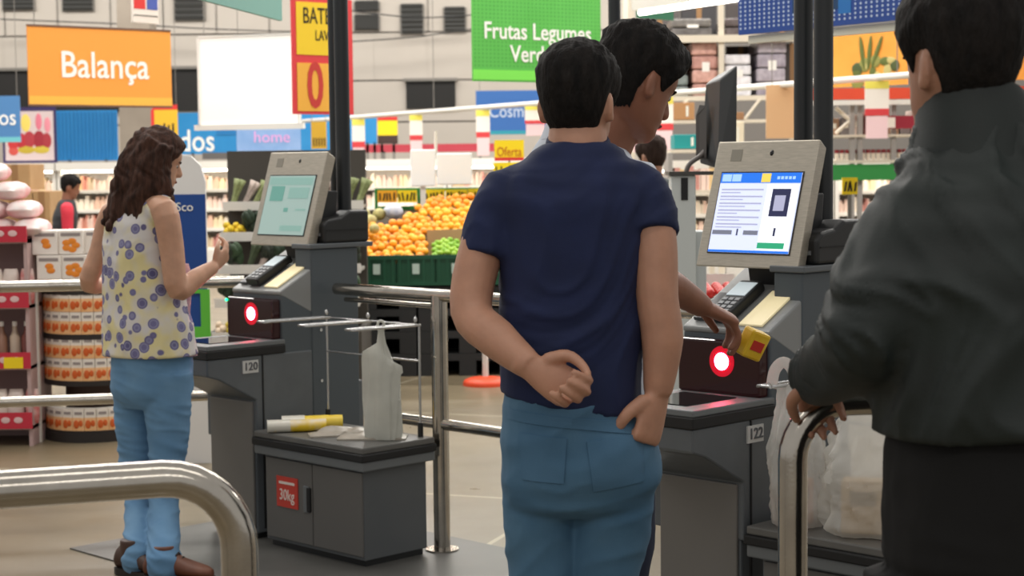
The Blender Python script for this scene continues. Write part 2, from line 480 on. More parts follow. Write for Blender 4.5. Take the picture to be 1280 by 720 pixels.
        ui(0.030, 0.120, -0.122, -0.106, UGR, 'button', -0.0056)
        ui(-0.138, 0.138, -0.134, -0.128, UB, 'footer_bar')
    else:
        UT = mat('ui_teal', (96, 150, 140), 0.3, emit=(96, 150, 140), estr=0.4)
        UT2 = mat('ui_teal_pale', (128, 165, 158), 0.3, emit=(128, 168, 160), estr=0.4)
        ui(-0.13, 0.13, 0.05, 0.078, UT2, 'title_bar')
        ui(-0.11, -0.03, -0.01, 0.045, UT, 'picture_tile', -0.0056); ui(0.0, 0.12, 0.0, 0.04, UT2, 'picture_tile', -0.0056)
        ui(-0.01, 0.015, -0.05, -0.035, UT, 'arrow_mark'); ui(0.06, 0.12, -0.045, -0.038, UT2, 'list_line'); ui(-0.01, 0.12, -0.12, -0.10, UT2, 'button')
    cm = MB(); cc = mp(0.02, 0.140, 0.001)
    q = Matrix.Rotation(-t, 3, 'X')
    cm.ell((0, 0, 0), 0.008, 0.004, 0.010, 14, 8).xform(Matrix.Translation(cc) @ q.to_4x4())
    cm.build('camera_lens', mat('lens_black', (16, 14, 12), 0.1), mo, smooth=True)
    MB().obox(mp(-0.120, 0.118, -0.001), V3((0.042, 0, 0)), up * 0.038, nb * 0.002).build('speaker_grille', mat('grille_grey', (140, 135, 124), 0.5, 0.5), mo)
    # neck under the monitor
    MB().loft([[(-0.25, 0.60, 1.08), (-0.06, 0.60, 1.08), (-0.06, 0.69, 1.08), (-0.25, 0.69, 1.08)],
               [(-0.25, 0.575, 1.20), (-0.06, 0.575, 1.20), (-0.06, 0.70, 1.20), (-0.25, 0.70, 1.20)],
               [(-0.25, 0.62, 1.40), (-0.06, 0.62, 1.40), (-0.06, 0.72, 1.40), (-0.25, 0.72, 1.40)]]).build('monitor_neck', BLACKP, root, bevel=0.005)
    # number plate on the side
    pxm = 0.166 if number == '120' else 0.245
    plate = MB().box(0.0, 0.006, pxm, pxm + 0.075, 0.685, 0.735).build('number_plate', mat('plate_white', (206, 206, 204), 0.6), root)
    t_ = text_mesh(number, 0.045, 0.0012, 1.0, 0.0006)
    lo = link('lettering', t_, mat('plate_ink', (90, 92, 96), 0.6), plate, (0.0075, pxm + 0.0375, 0.71)); lo.rotation_euler = (0, 0, PI / 2)
    # little bolts on the tower
    for zz in (0.83, 0.62):
        MB().cyl((0.0, 0.565, zz), 0.007, 0.004, 10, axis='x').build('bolt', WIRE, root)
    return root

make_kiosk(A_L, '120', 'self-checkout kiosk numbered 120 with pale dim screen, beside the woman in jeans', False)
make_kiosk(A_R, '122', 'self-checkout kiosk numbered 122 with lit blue and white screen', True)

def make_bag_stand(A, label, door):
    root = empty('bagging_stand', kloc(0.05, 0.178, 0, A), KA, label, 'bagging stand', 'bagging stands of the self-checkouts')
    L, D = 0.666, 0.362
    body = MB().box(0.035, L - 0.03, 0.03, D - 0.02, 0.03, 0.375).build('cabinet', mat('stand_body', (92, 95, 97), 0.5, c2=(86, 90, 93), scale=5), root, bevel=0.004)
    MB().box(0.05, L - 0.045, 0.045, D - 0.03, 0.0, 0.03).build('plinth', BLACKP, root)
    MB().box(0, L, 0, D, 0.372, 0.408).build('lower_lip', GREYL, root, bevel=0.005)
    MB().box(-0.006, L + 0.008, -0.008, D + 0.004, 0.408, 0.437).build('edge_band', BANDK, root, bevel=0.005)
    MB().box(0, L, 0, D, 0.437, 0.462).build('weighing_plate', mat('plate_grey', (104, 103, 100), 0.4, c2=(94, 93, 90), scale=7), root, bevel=0.005)
    for (x0, x1) in ((0.045, 0.335), (0.340, L - 0.035)):
        MB().box(x0, x1, 0.022, 0.032, 0.045, 0.362).build('door', mat('stand_door', (102, 100, 97), 0.5), root, bevel=0.003)
    h = MB().box(0.285, 0.322, 0.016, 0.024, 0.17, 0.275).build('handle', GREYL, root, bevel=0.006)
    MB().box(0.310, 0.332, 0.012, 0.023, 0.175, 0.27).build('handle_recess', BANDK, h, bevel=0.004)
    if door:
        st = MB().box(0.118, 0.250, 0.018, 0.0225, 0.175, 0.295).build('sticker', mat('sticker_red', (206, 62, 48), 0.5), root)
        lettering('30kg', 0.062, mat('sticker_text', (240, 225, 215), 0.6), st, 0.184, 0.0168, 0.222, xs=0.8)
        MB().box(0.135, 0.232, 0.0165, 0.018, 0.266, 0.276).build('fine_print', mat('sticker_text', (240, 225, 215), 0.6), st)
    return root
sl_ = make_bag_stand(A_L, 'low grey bagging stand with red 30kg sticker beside kiosk 120', True)
sr_ = make_bag_stand(A_R, 'low grey bagging stand under the white shopping bags beside kiosk 122', False)

def make_rack(A, label, full):
    # wire rack: local frame origin at the stand corner
    o = kloc(0.05, 0.178, 0, A)
    r = empty('bag_rack', (o.x, o.y, 0.462), KA, label, 'bag rack', 'wire bag racks')
    H = 0.43 if full else 0.40
    us = (0.06, 0.62)
    for u in us:
        MB().tube([(u, 0.33, 0), (u, 0.33, H)], 0.005, 8).build('upright', WIRE, r, smooth=True)
        MB().tube([(u, 0.33, 0), (u, 0.33, 0.055)], 0.011, 10).build('foot_sleeve', BLACKP, r, smooth=True)
    MB().tube([(us[0], 0.33, H * 0.68), (us[1], 0.33, H * 0.68)], 0.004, 8).build('cross_wire', WIRE, r, smooth=True)
    MB().tube([(us[0], 0.33, H), (us[1], 0.33, H)], 0.004, 8).build('cross_wire', WIRE, r, smooth=True)
    for u in (0.06, 0.32, 0.60):
        for du in (-0.022, 0.022):
            pass
        MB().tube([(u - 0.022, 0.335, H), (u - 0.022, 0.03, H + 0.004), (u - 0.018, 0.012, H + 0.004), (u + 0.018, 0.012, H + 0.004), (u + 0.022, 0.03, H + 0.004), (u + 0.022, 0.335, H)], 0.0055, 8, smooth=3).build('hanger_loop', WIRE, r, smooth=True)
        MB().ell((u, 0.33, H + 0.02), 0.008, 0.008, 0.012, 10, 6).build('hook_tip', WIRE, r, smooth=True)
    return r
make_rack(A_L, 'chrome wire rack holding a white bag bundle beside kiosk 120', True)
rr = make_rack(A_R, 'chrome wire rack behind the white shopping bags beside kiosk 122', False)

# bundle of empty white bags hanging from the rack of 120
BAGW = mat('white_bag_film', (206, 206, 196), 0.5, c2=(190, 190, 180), scale=10)
def hanging_bundle():
    root = empty('bag_bundle', kloc(0.62, 0.36, 0.464), KA, 'bundle of empty white plastic bags hanging from the wire rack', 'plastic bag')
    rings = []
    prof = [(0.0, 0.060, 0.020), (0.03, 0.064, 0.026), (0.15, 0.062, 0.028), (0.25, 0.064, 0.028), (0.31, 0.070, 0.024), (0.335, 0.068, 0.020), (0.352, 0.040, 0.014), (0.368, 0.016, 0.009), (0.40, 0.012, 0.007), (0.432, 0.010, 0.005)]
    n = 28
    # width lies across the view between both kiosk axes
    wx = V3((0.80, 0.60, 0)); wy = V3((-0.60, 0.80, 0))
    for (z, w_, d_) in prof:
        ring = []
        for j in range(n):
            a = 2 * PI * j / n
            wob = 1 + 0.16 * math.sin(4 * a + z * 7) + 0.10 * math.sin(9 * a - z * 11)
            lift = 0.055 * max(0, math.cos(a)) * (1 if 0.26 < z < 0.36 else 0)
            ring.append(wx * (w_ * wob * math.cos(a)) + wy * (d_ * wob * math.sin(a)) + V3((0, 0, z - lift)))
        rings.append(ring)
    MB().loft(rings).build('bag_body', BAGW, root, smooth=True)
    MB().tube([wx * 0.004 + V3((0, 0, 0.40)), wx * 0.012 + V3((0, 0, 0.44)), V3((0, 0, 0.452)), wx * -0.012 + V3((0, 0, 0.44)), wx * -0.004 + V3((0, 0, 0.40))], 0.005, 8, smooth=4).build('bag_loop', BAGW, root, smooth=True)
    return root
hanging_bundle()

# crumpled packs and loose film on the stand of 120
def film_sheet(name, pos, lx, ly, hz, rz, m, label, seed, cat):
    mb = MB(); n = 14; k = 8
    top = []
    for i in range(k + 1):
        row = []
        for j in range(n + 1):
            x = (j / n - 0.5) * lx; y = (i / k - 0.5) * ly
            e = max(0, 1 - (2 * abs(x) / lx) ** 4) * max(0, 1 - (2 * abs(y) / ly) ** 4)
            z = 0.003 + hz * e * (0.55 + 0.8 * noise.noise(V3((x * 18 + seed, y * 24, seed)))) + 0.003
            row.append(V3((x * (1 + 0.05 * noise.noise(V3((y * 20, seed, 1)))), y, max(z, 0.004))))
        top.append(row)
    vs = [p for r in top for p in r]; fs = []
    N = n + 1
    for i in range(k):
        for j in range(n):
            fs.append((i * N + j, i * N + j + 1, (i + 1) * N + j + 1, (i + 1) * N + j))
    nb = len(vs)
    vs += [V3((p.x, p.y, 0.0)) for p in vs]
    for i in range(k):
        for j in range(n):
            fs.append((nb + (i + 1) * N + j, nb + (i + 1) * N + j + 1, nb + i * N + j + 1, nb + i * N + j))
    edge = [j for j in range(N)] + [(i) * N + n for i in range(1, k + 1)] + [k * N + j for j in range(n - 1, -1, -1)] + [i * N for i in range(k - 1, 0, -1)]
    for a, b in zip(edge, edge[1:] + edge[:1]):
        fs.append((a, a + nb, b + nb, b))
    mb.add(vs, fs)
    o = mb.build(name, m, smooth=True); o.location = pos; o.rotation_euler = (0, 0, rz)
    return tag(o, label, cat)
YB = mat('yellow_white_bag', (226, 214, 190), 0.4, c2=(232, 196, 40), scale=6, contrast=0.15)
FILM = mat('pale_film', (176, 168, 156), 0.35, c2=(150, 142, 130), scale=14)
zt = 0.4625
def rolled(pos, L, r, rz, m, name, label, cat, capm):
    e = empty(name, pos, rz, label, cat)
    mb = MB(); rings = []
    for i in range(11):
        x = -L / 2 + L * i / 10
        rr_ = r * (1 + 0.10 * noise.noise(V3((x * 30, r * 100, 3))))
        rings.append([V3((x, rr_ * 1.25 * math.cos(2 * PI * j / 14), r + rr_ * math.sin(2 * PI * j / 14) * (1 + 0.05 * math.sin(5 * j)))) for j in range(14)])
    MB().loft(rings).build('roll_body', m, e, smooth=True)
    mb = MB(); mb.loft([[V3((-L / 2 - 0.01 + 0.09 * t, (r * 1.32) * math.cos(2 * PI * j / 14), r * 1.06 + r * 1.1 * math.sin(2 * PI * j / 14))) for j in range(14)] for t in (0, 0.25, 0.5, 0.8, 1)])
    mb.build('clear_wrapper_end', capm, e, smooth=True)
    return e
WRP = mat('clear_wrap', (222, 218, 206), 0.25)
rolled(kloc(0.20, 0.36, zt), 0.23, 0.026, KA + PI / 4 + 0.16, mat('roll_yellow', (232, 196, 34), 0.4, c2=(240, 214, 90), scale=20), 'bag_roll', 'yellow bag roll with clear end lying furthest back on the stand', 'bag roll', WRP)
rolled(kloc(0.21, 0.275, zt), 0.22, 0.023, KA + PI / 4 + 0.16, YB, 'bag_roll', 'white and yellow crumpled bag roll lying in front on the stand', 'bag roll', WRP)
film_sheet('loose_bag', kloc(0.40, 0.33, zt), 0.24, 0.10, 0.03, KA + 1.0, FILM, 'crumpled clear bag lying behind the bag rolls', 2.0, 'plastic bag')
film_sheet('loose_bag', kloc(0.56, 0.36, zt), 0.26, 0.11, 0.022, KA + 0.75, FILM, 'flattened clear bag lying under the hanging white bundle', 5.0, 'plastic bag')
# ============================================================ stainless railings
def rail_thing(name, label, cat='railing'):
    return empty(name, (0, 0, 0), 0, label, cat, 'stainless steel railings')
# front rail, cut by the frame on the left
e = atz(297, 592, 1.04)
e = at(297, 592, 2.62); zr = e.z
s1 = atz(-10, 613, zr)
d = (e - s1); d.z = 0; d.normalize()
r1 = empty('queue_railing', (e.x, e.y, 0), 0, 'shiny bent tube railing crossing in front of the woman', 'railing', 'stainless steel railings')
RR = 0.0285
pts = [s1 - d * 1.0, e - d * 0.115]
for i in range(0, 9):
    a = PI / 2 * i / 8
    pts.append(V3((e.x, e.y, zr - 0.115)) - d * 0.115 + d * (0.115 * math.sin(a)) + V3((0, 0, 0.115 * math.cos(a))))
pts.append(V3((e.x, e.y, 0.0)))
MB().tube(pts, RR, 28).build('bent_tube', CHROME, r1, origin=(e.x, e.y, 0), smooth=True)
MB().cyl((e.x, e.y, 0), 0.06, 0.012, 28).build('floor_flange', CHROME, r1, origin=(e.x, e.y, 0), smooth=True)
q = s1 - d * 0.9
MB().tube([V3((q.x, q.y, 0)), V3((q.x, q.y, zr))], RR, 24).build('post', CHROME, r1, origin=(e.x, e.y, 0), smooth=True)
# railing under the dark-jacketed man's forearm
e2 = at(991, 503, 2.95); z2 = e2.z
f2 = at(1330, 505, 3.01); f2.z = z2
d2 = (f2 - e2); d2.z = 0; d2.normalize()
r2 = empty('queue_railing', (e2.x, e2.y, 0), 0, 'shiny tube railing under the arm of the man in dark jacket', 'railing', 'stainless steel railings')
pts = [V3((e2.x, e2.y, 0.0))]
for i in range(0, 9):
    a = PI / 2 * (1 - i / 8)
    pts.append(V3((e2.x, e2.y, z2 - 0.10)) + d2 * 0.10 - d2 * (0.10 * math.sin(a)) + V3((0, 0, 0.10 * math.cos(a))))
pts.append(f2 + d2 * 0.6)
MB().tube(pts, 0.0255, 28).build('bent_tube', CHROME, r2, origin=(e2.x, e2.y, 0), smooth=True)
MB().cyl((e2.x, e2.y, 0), 0.055, 0.012, 28).build('floor_flange', CHROME, r2, origin=(e2.x, e2.y, 0), smooth=True)
g2 = f2 + d2 * 0.5
MB().tube([V3((g2.x, g2.y, 0)), V3((g2.x, g2.y, z2))], 0.0255, 20).build('post', CHROME, r2, origin=(e2.x, e2.y, 0), smooth=True)
# railing behind kiosk 120 and the blue-shirted man
b0 = kloc(0.62, 0.90)
pb = atz(553, 689, 0)
r3 = empty('barrier_railing', (pb.x, pb.y, 0), 0, 'steel railing with thick post between kiosk 120 and the man in blue', 'railing', 'stainless steel railings')
o3 = (pb.x, pb.y, 0)
MB().tube([pb, pb + V3((0, 0, 1.0))], 0.032, 24).build('post', CHROME, r3, origin=o3, smooth=True)
MB().cyl(pb, 0.065, 0.012, 28).build('floor_flange', CHROME, r3, origin=o3, smooth=True)
MB().tube([pb - UU * 0.62 + V3((0, 0, 1.0)), pb + UU * 1.5 + V3((0, 0, 1.0))], 0.024, 20).build('top_rail', CHROME, r3, origin=o3, smooth=True)
MB().tube([pb - UU * 0.60 + V3((0, 0, 0.955)) + VV * 0.03, pb + VV * 0.03 + V3((0, 0, 0.955))], 0.010, 12).build('thin_rail', CHROME, r3, origin=o3, smooth=True)
MB().tube([pb - UU * 0.36 + V3((0, 0, 0.50)), pb + UU * 1.5 + V3((0, 0, 0.50))], 0.022, 20).build('lower_rail', CHROME, r3, origin=o3, smooth=True)
pe = pb + UU * 1.5
MB().tube([pe, pe + V3((0, 0, 1.0))], 0.032, 20).build('post', CHROME, r3, origin=o3, smooth=True)
# small grey cover beside the post foot
pc = kloc(0.80, 0.80)
# railing on the far left behind the woman
a1 = atz(-60, 360, 1.0); a2 = atz(305, 352, 1.0)
l1 = atz(-60, 507, 0.5); l2 = atz(305, 474, 0.5)
r4 = empty('barrier_railing', (a2.x, a2.y, 0), 0, 'double steel railing running behind the woman in jeans', 'railing', 'stainless steel railings')
o4 = (a2.x, a2.y, 0)
MB().tube([a1, a2], 0.026, 20).build('top_rail', CHROME, r4, origin=o4, smooth=True)
l1 = V3((a1.x, a1.y, 0.5)); l2 = V3((a2.x, a2.y + 0.0, 0.5))
MB().tube([l1, l2], 0.024, 20).build('lower_rail', CHROME, r4, origin=o4, smooth=True)
for q in (a1, a2):
    MB().tube([V3((q.x, q.y, 0)), V3((q.x, q.y, 1.0))], 0.026, 20).build('post', CHROME, r4, origin=o4, smooth=True)
# ============================================================ sales floor behind the checkouts
def palette_material(name, cols, pitch, zp=0.0, rough=0.55):
    if name in _MC: return _MC[name]
    m = bpy.data.materials.new(name); m.use_nodes = True; nt = m.node_tree; b = nt.nodes['Principled BSDF']
    b.inputs['Roughness'].default_value = rough
    tc = nt.nodes.new('ShaderNodeTexCoord'); sx = nt.nodes.new('ShaderNodeSeparateXYZ')
    nt.links.new(tc.outputs['Object'], sx.inputs[0])
    mu = nt.nodes.new('ShaderNodeMath'); mu.operation = 'DIVIDE'; mu.inputs[1].default_value = pitch
    nt.links.new(sx.outputs['X'], mu.inputs[0])
    fl = nt.nodes.new('ShaderNodeMath'); fl.operation = 'FLOOR'; nt.links.new(mu.outputs[0], fl.inputs[0])
    oi = nt.nodes.new('ShaderNodeObjectInfo')
    ad = nt.nodes.new('ShaderNodeMath'); ad.operation = 'MULTIPLY_ADD'; ad.inputs[1].default_value = 91.7
    nt.links.new(oi.outputs['Random'], ad.inputs[0]); nt.links.new(fl.outputs[0], ad.inputs[2])
    wn = nt.nodes.new('ShaderNodeTexWhiteNoise'); wn.noise_dimensions = '1D'; nt.links.new(ad.outputs[0], wn.inputs['W'])
    r = nt.nodes.new('ShaderNodeValToRGB'); r.color_ramp.interpolation = 'CONSTANT'
    els = r.color_ramp.elements
    while len(els) < len(cols): els.new(0.5)
    for i, c in enumerate(cols):
        els[i].position = i / len(cols); els[i].color = lin(c)
    nt.links.new(wn.outputs['Value'], r.inputs[0]); nt.links.new(r.outputs[0], b.inputs['Base Color'])
    _MC[name] = m
    return m
PALE = palette_material('goods_pale', [(248, 236, 218), (242, 214, 198), (250, 244, 234), (238, 200, 176), (246, 228, 190), (236, 214, 204)], 0.09)
RICH = palette_material('goods_rich', [(222, 150, 130), (240, 228, 212), (232, 196, 140), (200, 140, 130), (242, 214, 200), (210, 190, 160)], 0.09)
COOLW = mat('cooler_white', (238, 234, 226), 0.5)
TUBE = mat('cooler_tube_light', (255, 250, 240), 0.4, emit=(255, 246, 230), estr=8.0)
def cooler(x0, x1, Y, top, label, shelves, goods, cat='display cooler'):
    root = empty('display_cooler', ((x0 + x1) / 2, Y, 0), 0, label, cat, 'wall coolers at the back of the shop')
    W = (x1 - x0) / 2
    MB().box(-W, W, 0.55, 0.62, 0, top).build('back_panel', COOLW, root)
    MB().box(-W, -W + 0.05, -0.1, 0.55, 0, top).build('side_panel', COOLW, root)
    MB().box(W - 0.05, W, -0.1, 0.55, 0, top).build('side_panel', COOLW, root)
    MB().box(-W, W, -0.15, 0.55, 0, 0.30).build('base', COOLW, root)
    c = MB().box(-W, W, -0.18, 0.6, top - 0.12, top).build('canopy', COOLW, root)
    MB().box(-W + 0.05, W - 0.05, 0.0, 0.06, top - 0.15, top - 0.12).build('light_tube', TUBE, c)
    for i in range(shelves):
        z = 0.32 + i * (top - 0.45) / shelves
        MB().box(-W + 0.05, W - 0.05, 0.02 + 0.04 * i, 0.55, z - 0.025, z).build('shelf', COOLW, root)
        rm = MB()
        x = -W + 0.07
        while x < W - 0.14:
            wd = random.uniform(0.07, 0.10); h = random.uniform(0.6, 0.95) * ((top - 0.45) / shelves - 0.06)
            y0 = 0.05 + 0.04 * i + random.uniform(0, 0.02)
            rm.box(x, x + wd - 0.008, y0, y0 + 0.3, z, z + h * 0.75)
            rm.box(x + 0.015, x + wd - 0.023, y0 + 0.03, y0 + 0.25, z + h * 0.75, z + h)
            x += wd
        o = rm.build('product_row', goods[i % len(goods)], root, fix=False); o['kind'] = 'stuff'
        MB().box(-W + 0.05, W - 0.05, 0.0 + 0.04 * i, 0.02 + 0.04 * i, z - 0.04, z + 0.01).build('price_strip', COOLW, root)
    return root
xs = [at(p, 300, 26).x for p in (-70, 75, 215, 330, 443, 560, 690, 780)]
clab = ['white wall cooler behind the cardboard boxes', 'white wall cooler behind the worker in red sleeves', 'white wall cooler behind the blue standee', 'white wall cooler behind the leafy vegetable shelf', 'white wall cooler behind the orange display', 'white wall cooler under the two-panel white placard', 'white wall cooler behind the man in white shirt']
for i in range(7):
    cooler(xs[i] + 0.01, xs[i + 1] - 0.01, 26.0, 1.63, clab[i], 4, [PALE, RICH, PALE, RICH] if i % 2 else [RICH, PALE, PALE, PALE])
x8 = at(785, 300, 21.6).x
for i, (pa, pb_) in enumerate(((785, 905), (906, 1040), (1042, 1170))):
    cooler(at(pa, 300, 21.6).x, at(pb_, 300, 21.6).x, 21.6, 1.55, ['white display cooler behind the distant shopper with dark hair', 'white display cooler behind the lit screen of kiosk 122', 'white display cooler behind the dark poles of kiosk 122'][i], 4, [RICH, PALE, RICH, PALE])

# ---------------------------------------------------------------- signs
def board(name, px0, Y0, px1, Y1, ytop, ybot, m, label, cat='sign', group=None, thick=0.02, cables=True, yref=None):
    """flat board between two plan points; heights read at its middle; returns root (local x right, z up from centre)"""
    a = at(px0, (ytop + ybot) / 2, Y0); b = at(px1, (ytop + ybot) / 2, Y1)
    mid = (a + b) / 2; pm_ = (px0 + px1) / 2; Ym = (Y0 + Y1) / 2
    z1 = at(pm_, ytop, Ym).z; z0 = at(pm_, ybot, Ym).z
    W = math.hypot(b.x - a.x, b.y - a.y); H = z1 - z0
    root = empty(name, (mid.x, mid.y, z0), math.atan2(b.y - a.y, b.x - a.x), label, cat, group)
    MB().box(-W / 2, W / 2, 0, thick, 0, H).build('board', m, root)
    if not cables and Ym > 25:
        for s in (-0.3, 0.3):
            MB().box(s * W - 0.02, s * W + 0.02, 0.0, thick, 1.63 - z0, 0.02).build('support_post', VENTF, root)
    if cables:
        for s in (-1, 1):
            MB().tube([(s * W * 0.45, thick / 2, H), (s * W * 0.45, thick / 2, 7.0 - z0)], 0.004, 6).build('hanging_cable', VENTF, root)
    return root, W, H
# orange scale sign
r, W, H = board('hanging_sign', 35.5, 14.0, 214, 14.75, 34.5, 132, mat('sign_orange', (245, 158, 62), 0.55), 'orange hanging sign reading Balança')
MB().box(-W / 2, W / 2, -0.003, 0.0, 0.0, H * 0.11).build('lower_stripe', mat('sign_orange_light', (250, 184, 72), 0.55), r)
MB().box(-W / 2, W / 2, -0.006, 0.026, H - 0.012, H + 0.004).build('top_rail', mat('rail_brown', (110, 78, 60), 0.5), r)
MB().box(-W / 2, W / 2, -0.006, 0.026, -0.012, 0.004).build('bottom_rail', mat('rail_brown', (110, 78, 60), 0.5), r)
lettering('Balança', 0.305, TXTW, r, 0.03, -0.004, H * 0.50, xs=0.86, bold=0.003)
# green fruit sign
GRS = mat('sign_green', (88, 182, 74), 0.55, c2=(96, 190, 82), scale=3)
r, W, H = board('hanging_sign', 591, 12.6, 751, 13.2, -14, 103, GRS, 'green hanging sign reading Frutas Legumes Verduras')
MB().box(-W / 2, W / 2, -0.003, 0.0, 0.012, 0.085).build('lower_stripe', mat('sign_green_light', (126, 226, 84), 0.55), r)
lettering('Frutas Legumes', 0.172, TXTW, r, 0.0, -0.004, H - 0.325, xs=0.88, bold=0.002)
lettering('Verduras', 0.172, TXTW, r, 0.03, -0.004, H - 0.49, xs=0.88, bold=0.002)
dm = MB()
DOTG = mat('sign_green_dot', (70, 160, 62), 0.55)
nx = 34; nz = 20
for i in range(nx):
    for j in range(nz):
        x = -W / 2 + W * (i + 0.5) / nx; z = 0.10 + (H - 0.11) * (j + 0.5) / nz
        dm.box(x - 0.006, x + 0.006, -0.0012, 0.0, z - 0.006, z + 0.006)
o = dm.build('dot_print', DOTG, r, fix=False); o['kind'] = 'stuff'
# blank white sign with a faint glow put into its material
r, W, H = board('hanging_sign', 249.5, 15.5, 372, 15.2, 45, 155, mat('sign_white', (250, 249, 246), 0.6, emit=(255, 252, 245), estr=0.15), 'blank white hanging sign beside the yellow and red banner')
for (x0, x1, z0, z1) in ((-W / 2 - 0.015, -W / 2, -0.02, H), (W / 2, W / 2 + 0.015, -0.02, H), (-W / 2 - 0.06, W / 2 + 0.05, -0.05, -0.0), (-W / 2, W / 2, H, H + 0.012)):
    MB().box(x0, x1, -0.012, 0.03, z0, z1).build('frame_bar', mat('frame_white', (228, 226, 222), 0.5), r)
# yellow and red offer banner, half behind the pole
r, W, H = board('offer_banner', 366, 11.6, 441, 11.9, -2, 143, mat('banner_red', (222, 62, 66), 0.6), 'red and yellow hand-lettered offer banner behind the dark pole')
MB().box(-W / 2 + 0.03, W / 2 - 0.05, -0.004, 0, H * 0.51, H - 0.03).build('yellow_panel', mat('banner_yellow', (242, 204, 38), 0.6), r)
MB().box(-W / 2 + 0.03, W / 2 - 0.05, -0.004, 0, 0.02, H * 0.44).build('yellow_panel', mat('banner_orange', (242, 178, 66), 0.6), r)
lettering('BATER', 0.155, INK, r, -0.02, -0.006, H * 0.84, xs=0.62)
lettering('LAVA', 0.10, INK, r, 0.01, -0.006, H * 0.675, xs=0.62)
lettering('0', 0.43, mat('banner_digit', (200, 58, 50), 0.6), r, -0.07, -0.006, H * 0.23, xs=0.62, bold=0.008)
# teal soffit sign and small poster at the top of the frame
r, W, H = board('hanging_sign', 236, 8.2, 352, 9.6, -40, 12, mat('teal_sign', (120, 176, 166), 0.5), 'pale teal hanging sign cut off by the frame top')
r, W, H = board('hanging_poster', 166, 12.5, 198, 12.7, -14, 29, mat('poster_white', (232, 224, 214), 0.6), 'small white poster with red and blue blocks above the orange sign')
MB().box(-W / 2 + 0.01, -0.005, -0.003, 0, 0.10, H).build('red_block', REDS, r); MB().box(0.01, W / 2 - 0.01, -0.003, 0, 0.10, H).build('blue_block', mat('poster_blue', (70, 90, 170), 0.6), r)
MB().box(-W / 2 + 0.01, W / 2 - 0.01, -0.003, 0, 0.05, 0.058).build('print_line', VENTF, r)
# blue fascia above the coolers
RIB = mat('fascia_blue_rib', (26, 118, 182), 0.5)
r, W, H = board('blue_fascia', 71, 26.0, 147, 26.0, 138, 201, BLUEB, 'ribbed blue fascia panel above the coolers under the orange sign', 'fascia', 'blue fascia above the coolers', cables=False)
for i in range(16):
    x = -W / 2 + W * (i + 0.5) / 16
    MB().box(x - 0.012, x + 0.012, -0.02, 0, 0.02, H - 0.02).build('rib', RIB, r)
r, W, H = board('fascia_picture', 3, 26.0, 70.5, 26.0, 134, 204, mat('picture_violet', (58, 44, 96), 0.5), 'framed picture of red meat and fruit above the cardboard boxes', 'picture', cables=False)
MB().box(-W / 2 + 0.04, W / 2 - 0.04, -0.006, 0, 0.04, H - 0.06).build('picture_ground', mat('picture_pale', (225, 205, 205), 0.6), r)
random.seed(3)
for (fx, fz, rx, rz, c) in [(-0.06, .72, .09, .16, (250, 224, 110)), (.18, .74, .06, .15, (236, 128, 150)), (.34, .68, .06, .14, (240, 150, 165)), (-.30, .36, .10, .13, (214, 60, 62)), (-.15, .40, .10, .14, (196, 50, 60)), (0.0, .42, .11, .15, (186, 60, 70)), (.18, .42, .11, .16, (168, 44, 58)), (.32, .40, .09, .14, (178, 56, 66)), (-.06, .24, .16, .07, (206, 180, 60)), (.22, .24, .15, .07, (214, 190, 70)), (-.3, .22, .09, .08, (220, 90, 80))]:
    MB().ell((fx * W, -0.008, fz * H), rx * W, 0.004, rz * H, 14, 8).build('printed_fruit', mat('print_%d_%d_%d' % c, c, 0.6), r, smooth=True)
r, W, H = board('hanging_sign', -40, 20.0, 25, 20.0, 120, 178, mat('sign_steel_blue', (74, 126, 180), 0.5), 'steel blue hanging sign ending in dos at the frame edge')
lettering('dos', 0.26, TXTW, r, W / 2 - 0.20, -0.004, H * 0.52, xs=0.85)
MB().box(-W / 2, W / 2, -0.003, 0, 0, 0.06).build('lower_stripe', mat('stripe_aqua', (110, 190, 200), 0.5), r)
r, W, H = board('blue_fascia', 190, 26.0, 442, 26.0, 140, 192, BLUEB, 'long blue fascia panel lettered dos beside the woman', 'fascia', 'blue fascia above the coolers', cables=False)
lettering('dos', 0.46, TXTW, r, -W / 2 + W * 0.222, -0.006, H * 0.30, xs=0.82, bold=0.004)
MB().box(-W / 2 + W * 0.32, -W / 2 + W * 0.44, -0.01, 0, H * 0.45, H * 0.75).build('darker_field', RIB, r)
MB().box(-W / 2 + W * 0.25, W / 2, -0.05, 0.0, -0.08, 0.02).build('lower_profile', mat('profile_grey', (96, 92, 90), 0.6), r)  # grey strip along the fascia's lower edge
r, W, H = board('small_offer_sign', 191, 22.0, 222, 22.0, 137, 172, mat('offer_yellow', (226, 178, 40), 0.6), 'small yellow sign in red frame behind the woman\'s head')
MB().box(-W / 2 - 0.02, -W / 2 + 0.02, -0.004, 0.0, 0, H).build('red_edge', REDS, r); MB().box(-W / 2, W / 2, -0.004, 0.0, H, H + 0.06).build('red_edge', REDS, r)
for i in range(4): MB().box(-W / 2 + 0.08 + i * 0.055, -W / 2 + 0.105 + i * 0.055, -0.004, 0, 0.05, 0.16 + 0.02 * (i % 2)).build('brush_stroke', INK, r)
r, W, H = board('hanging_sign', 296, 18.0, 376, 18.2, 155, 190, mat('sign_lilac_blue', (120, 160, 214), 0.5, c2=(150, 180, 224), scale=4), 'pale blue hanging sign with pink lettering above the dim screen')
lettering('home', 0.17, mat('lettering_pink', (232, 170, 226), 0.5), r, 0.03, -0.004, H * 0.52, xs=1.0)
r, W, H = board('small_offer_sign', 389, 19.0, 408, 19.0, 152, 186, mat('offer_amber', (206, 162, 40), 0.6), 'narrow amber offer sign just left of the dark pole')
for i in range(5): MB().box(-W / 2 + 0.02 + i * 0.03, -W / 2 + 0.033 + i * 0.03, -0.004, 0, 0.03, 0.12).build('brush_stroke', INK, r)
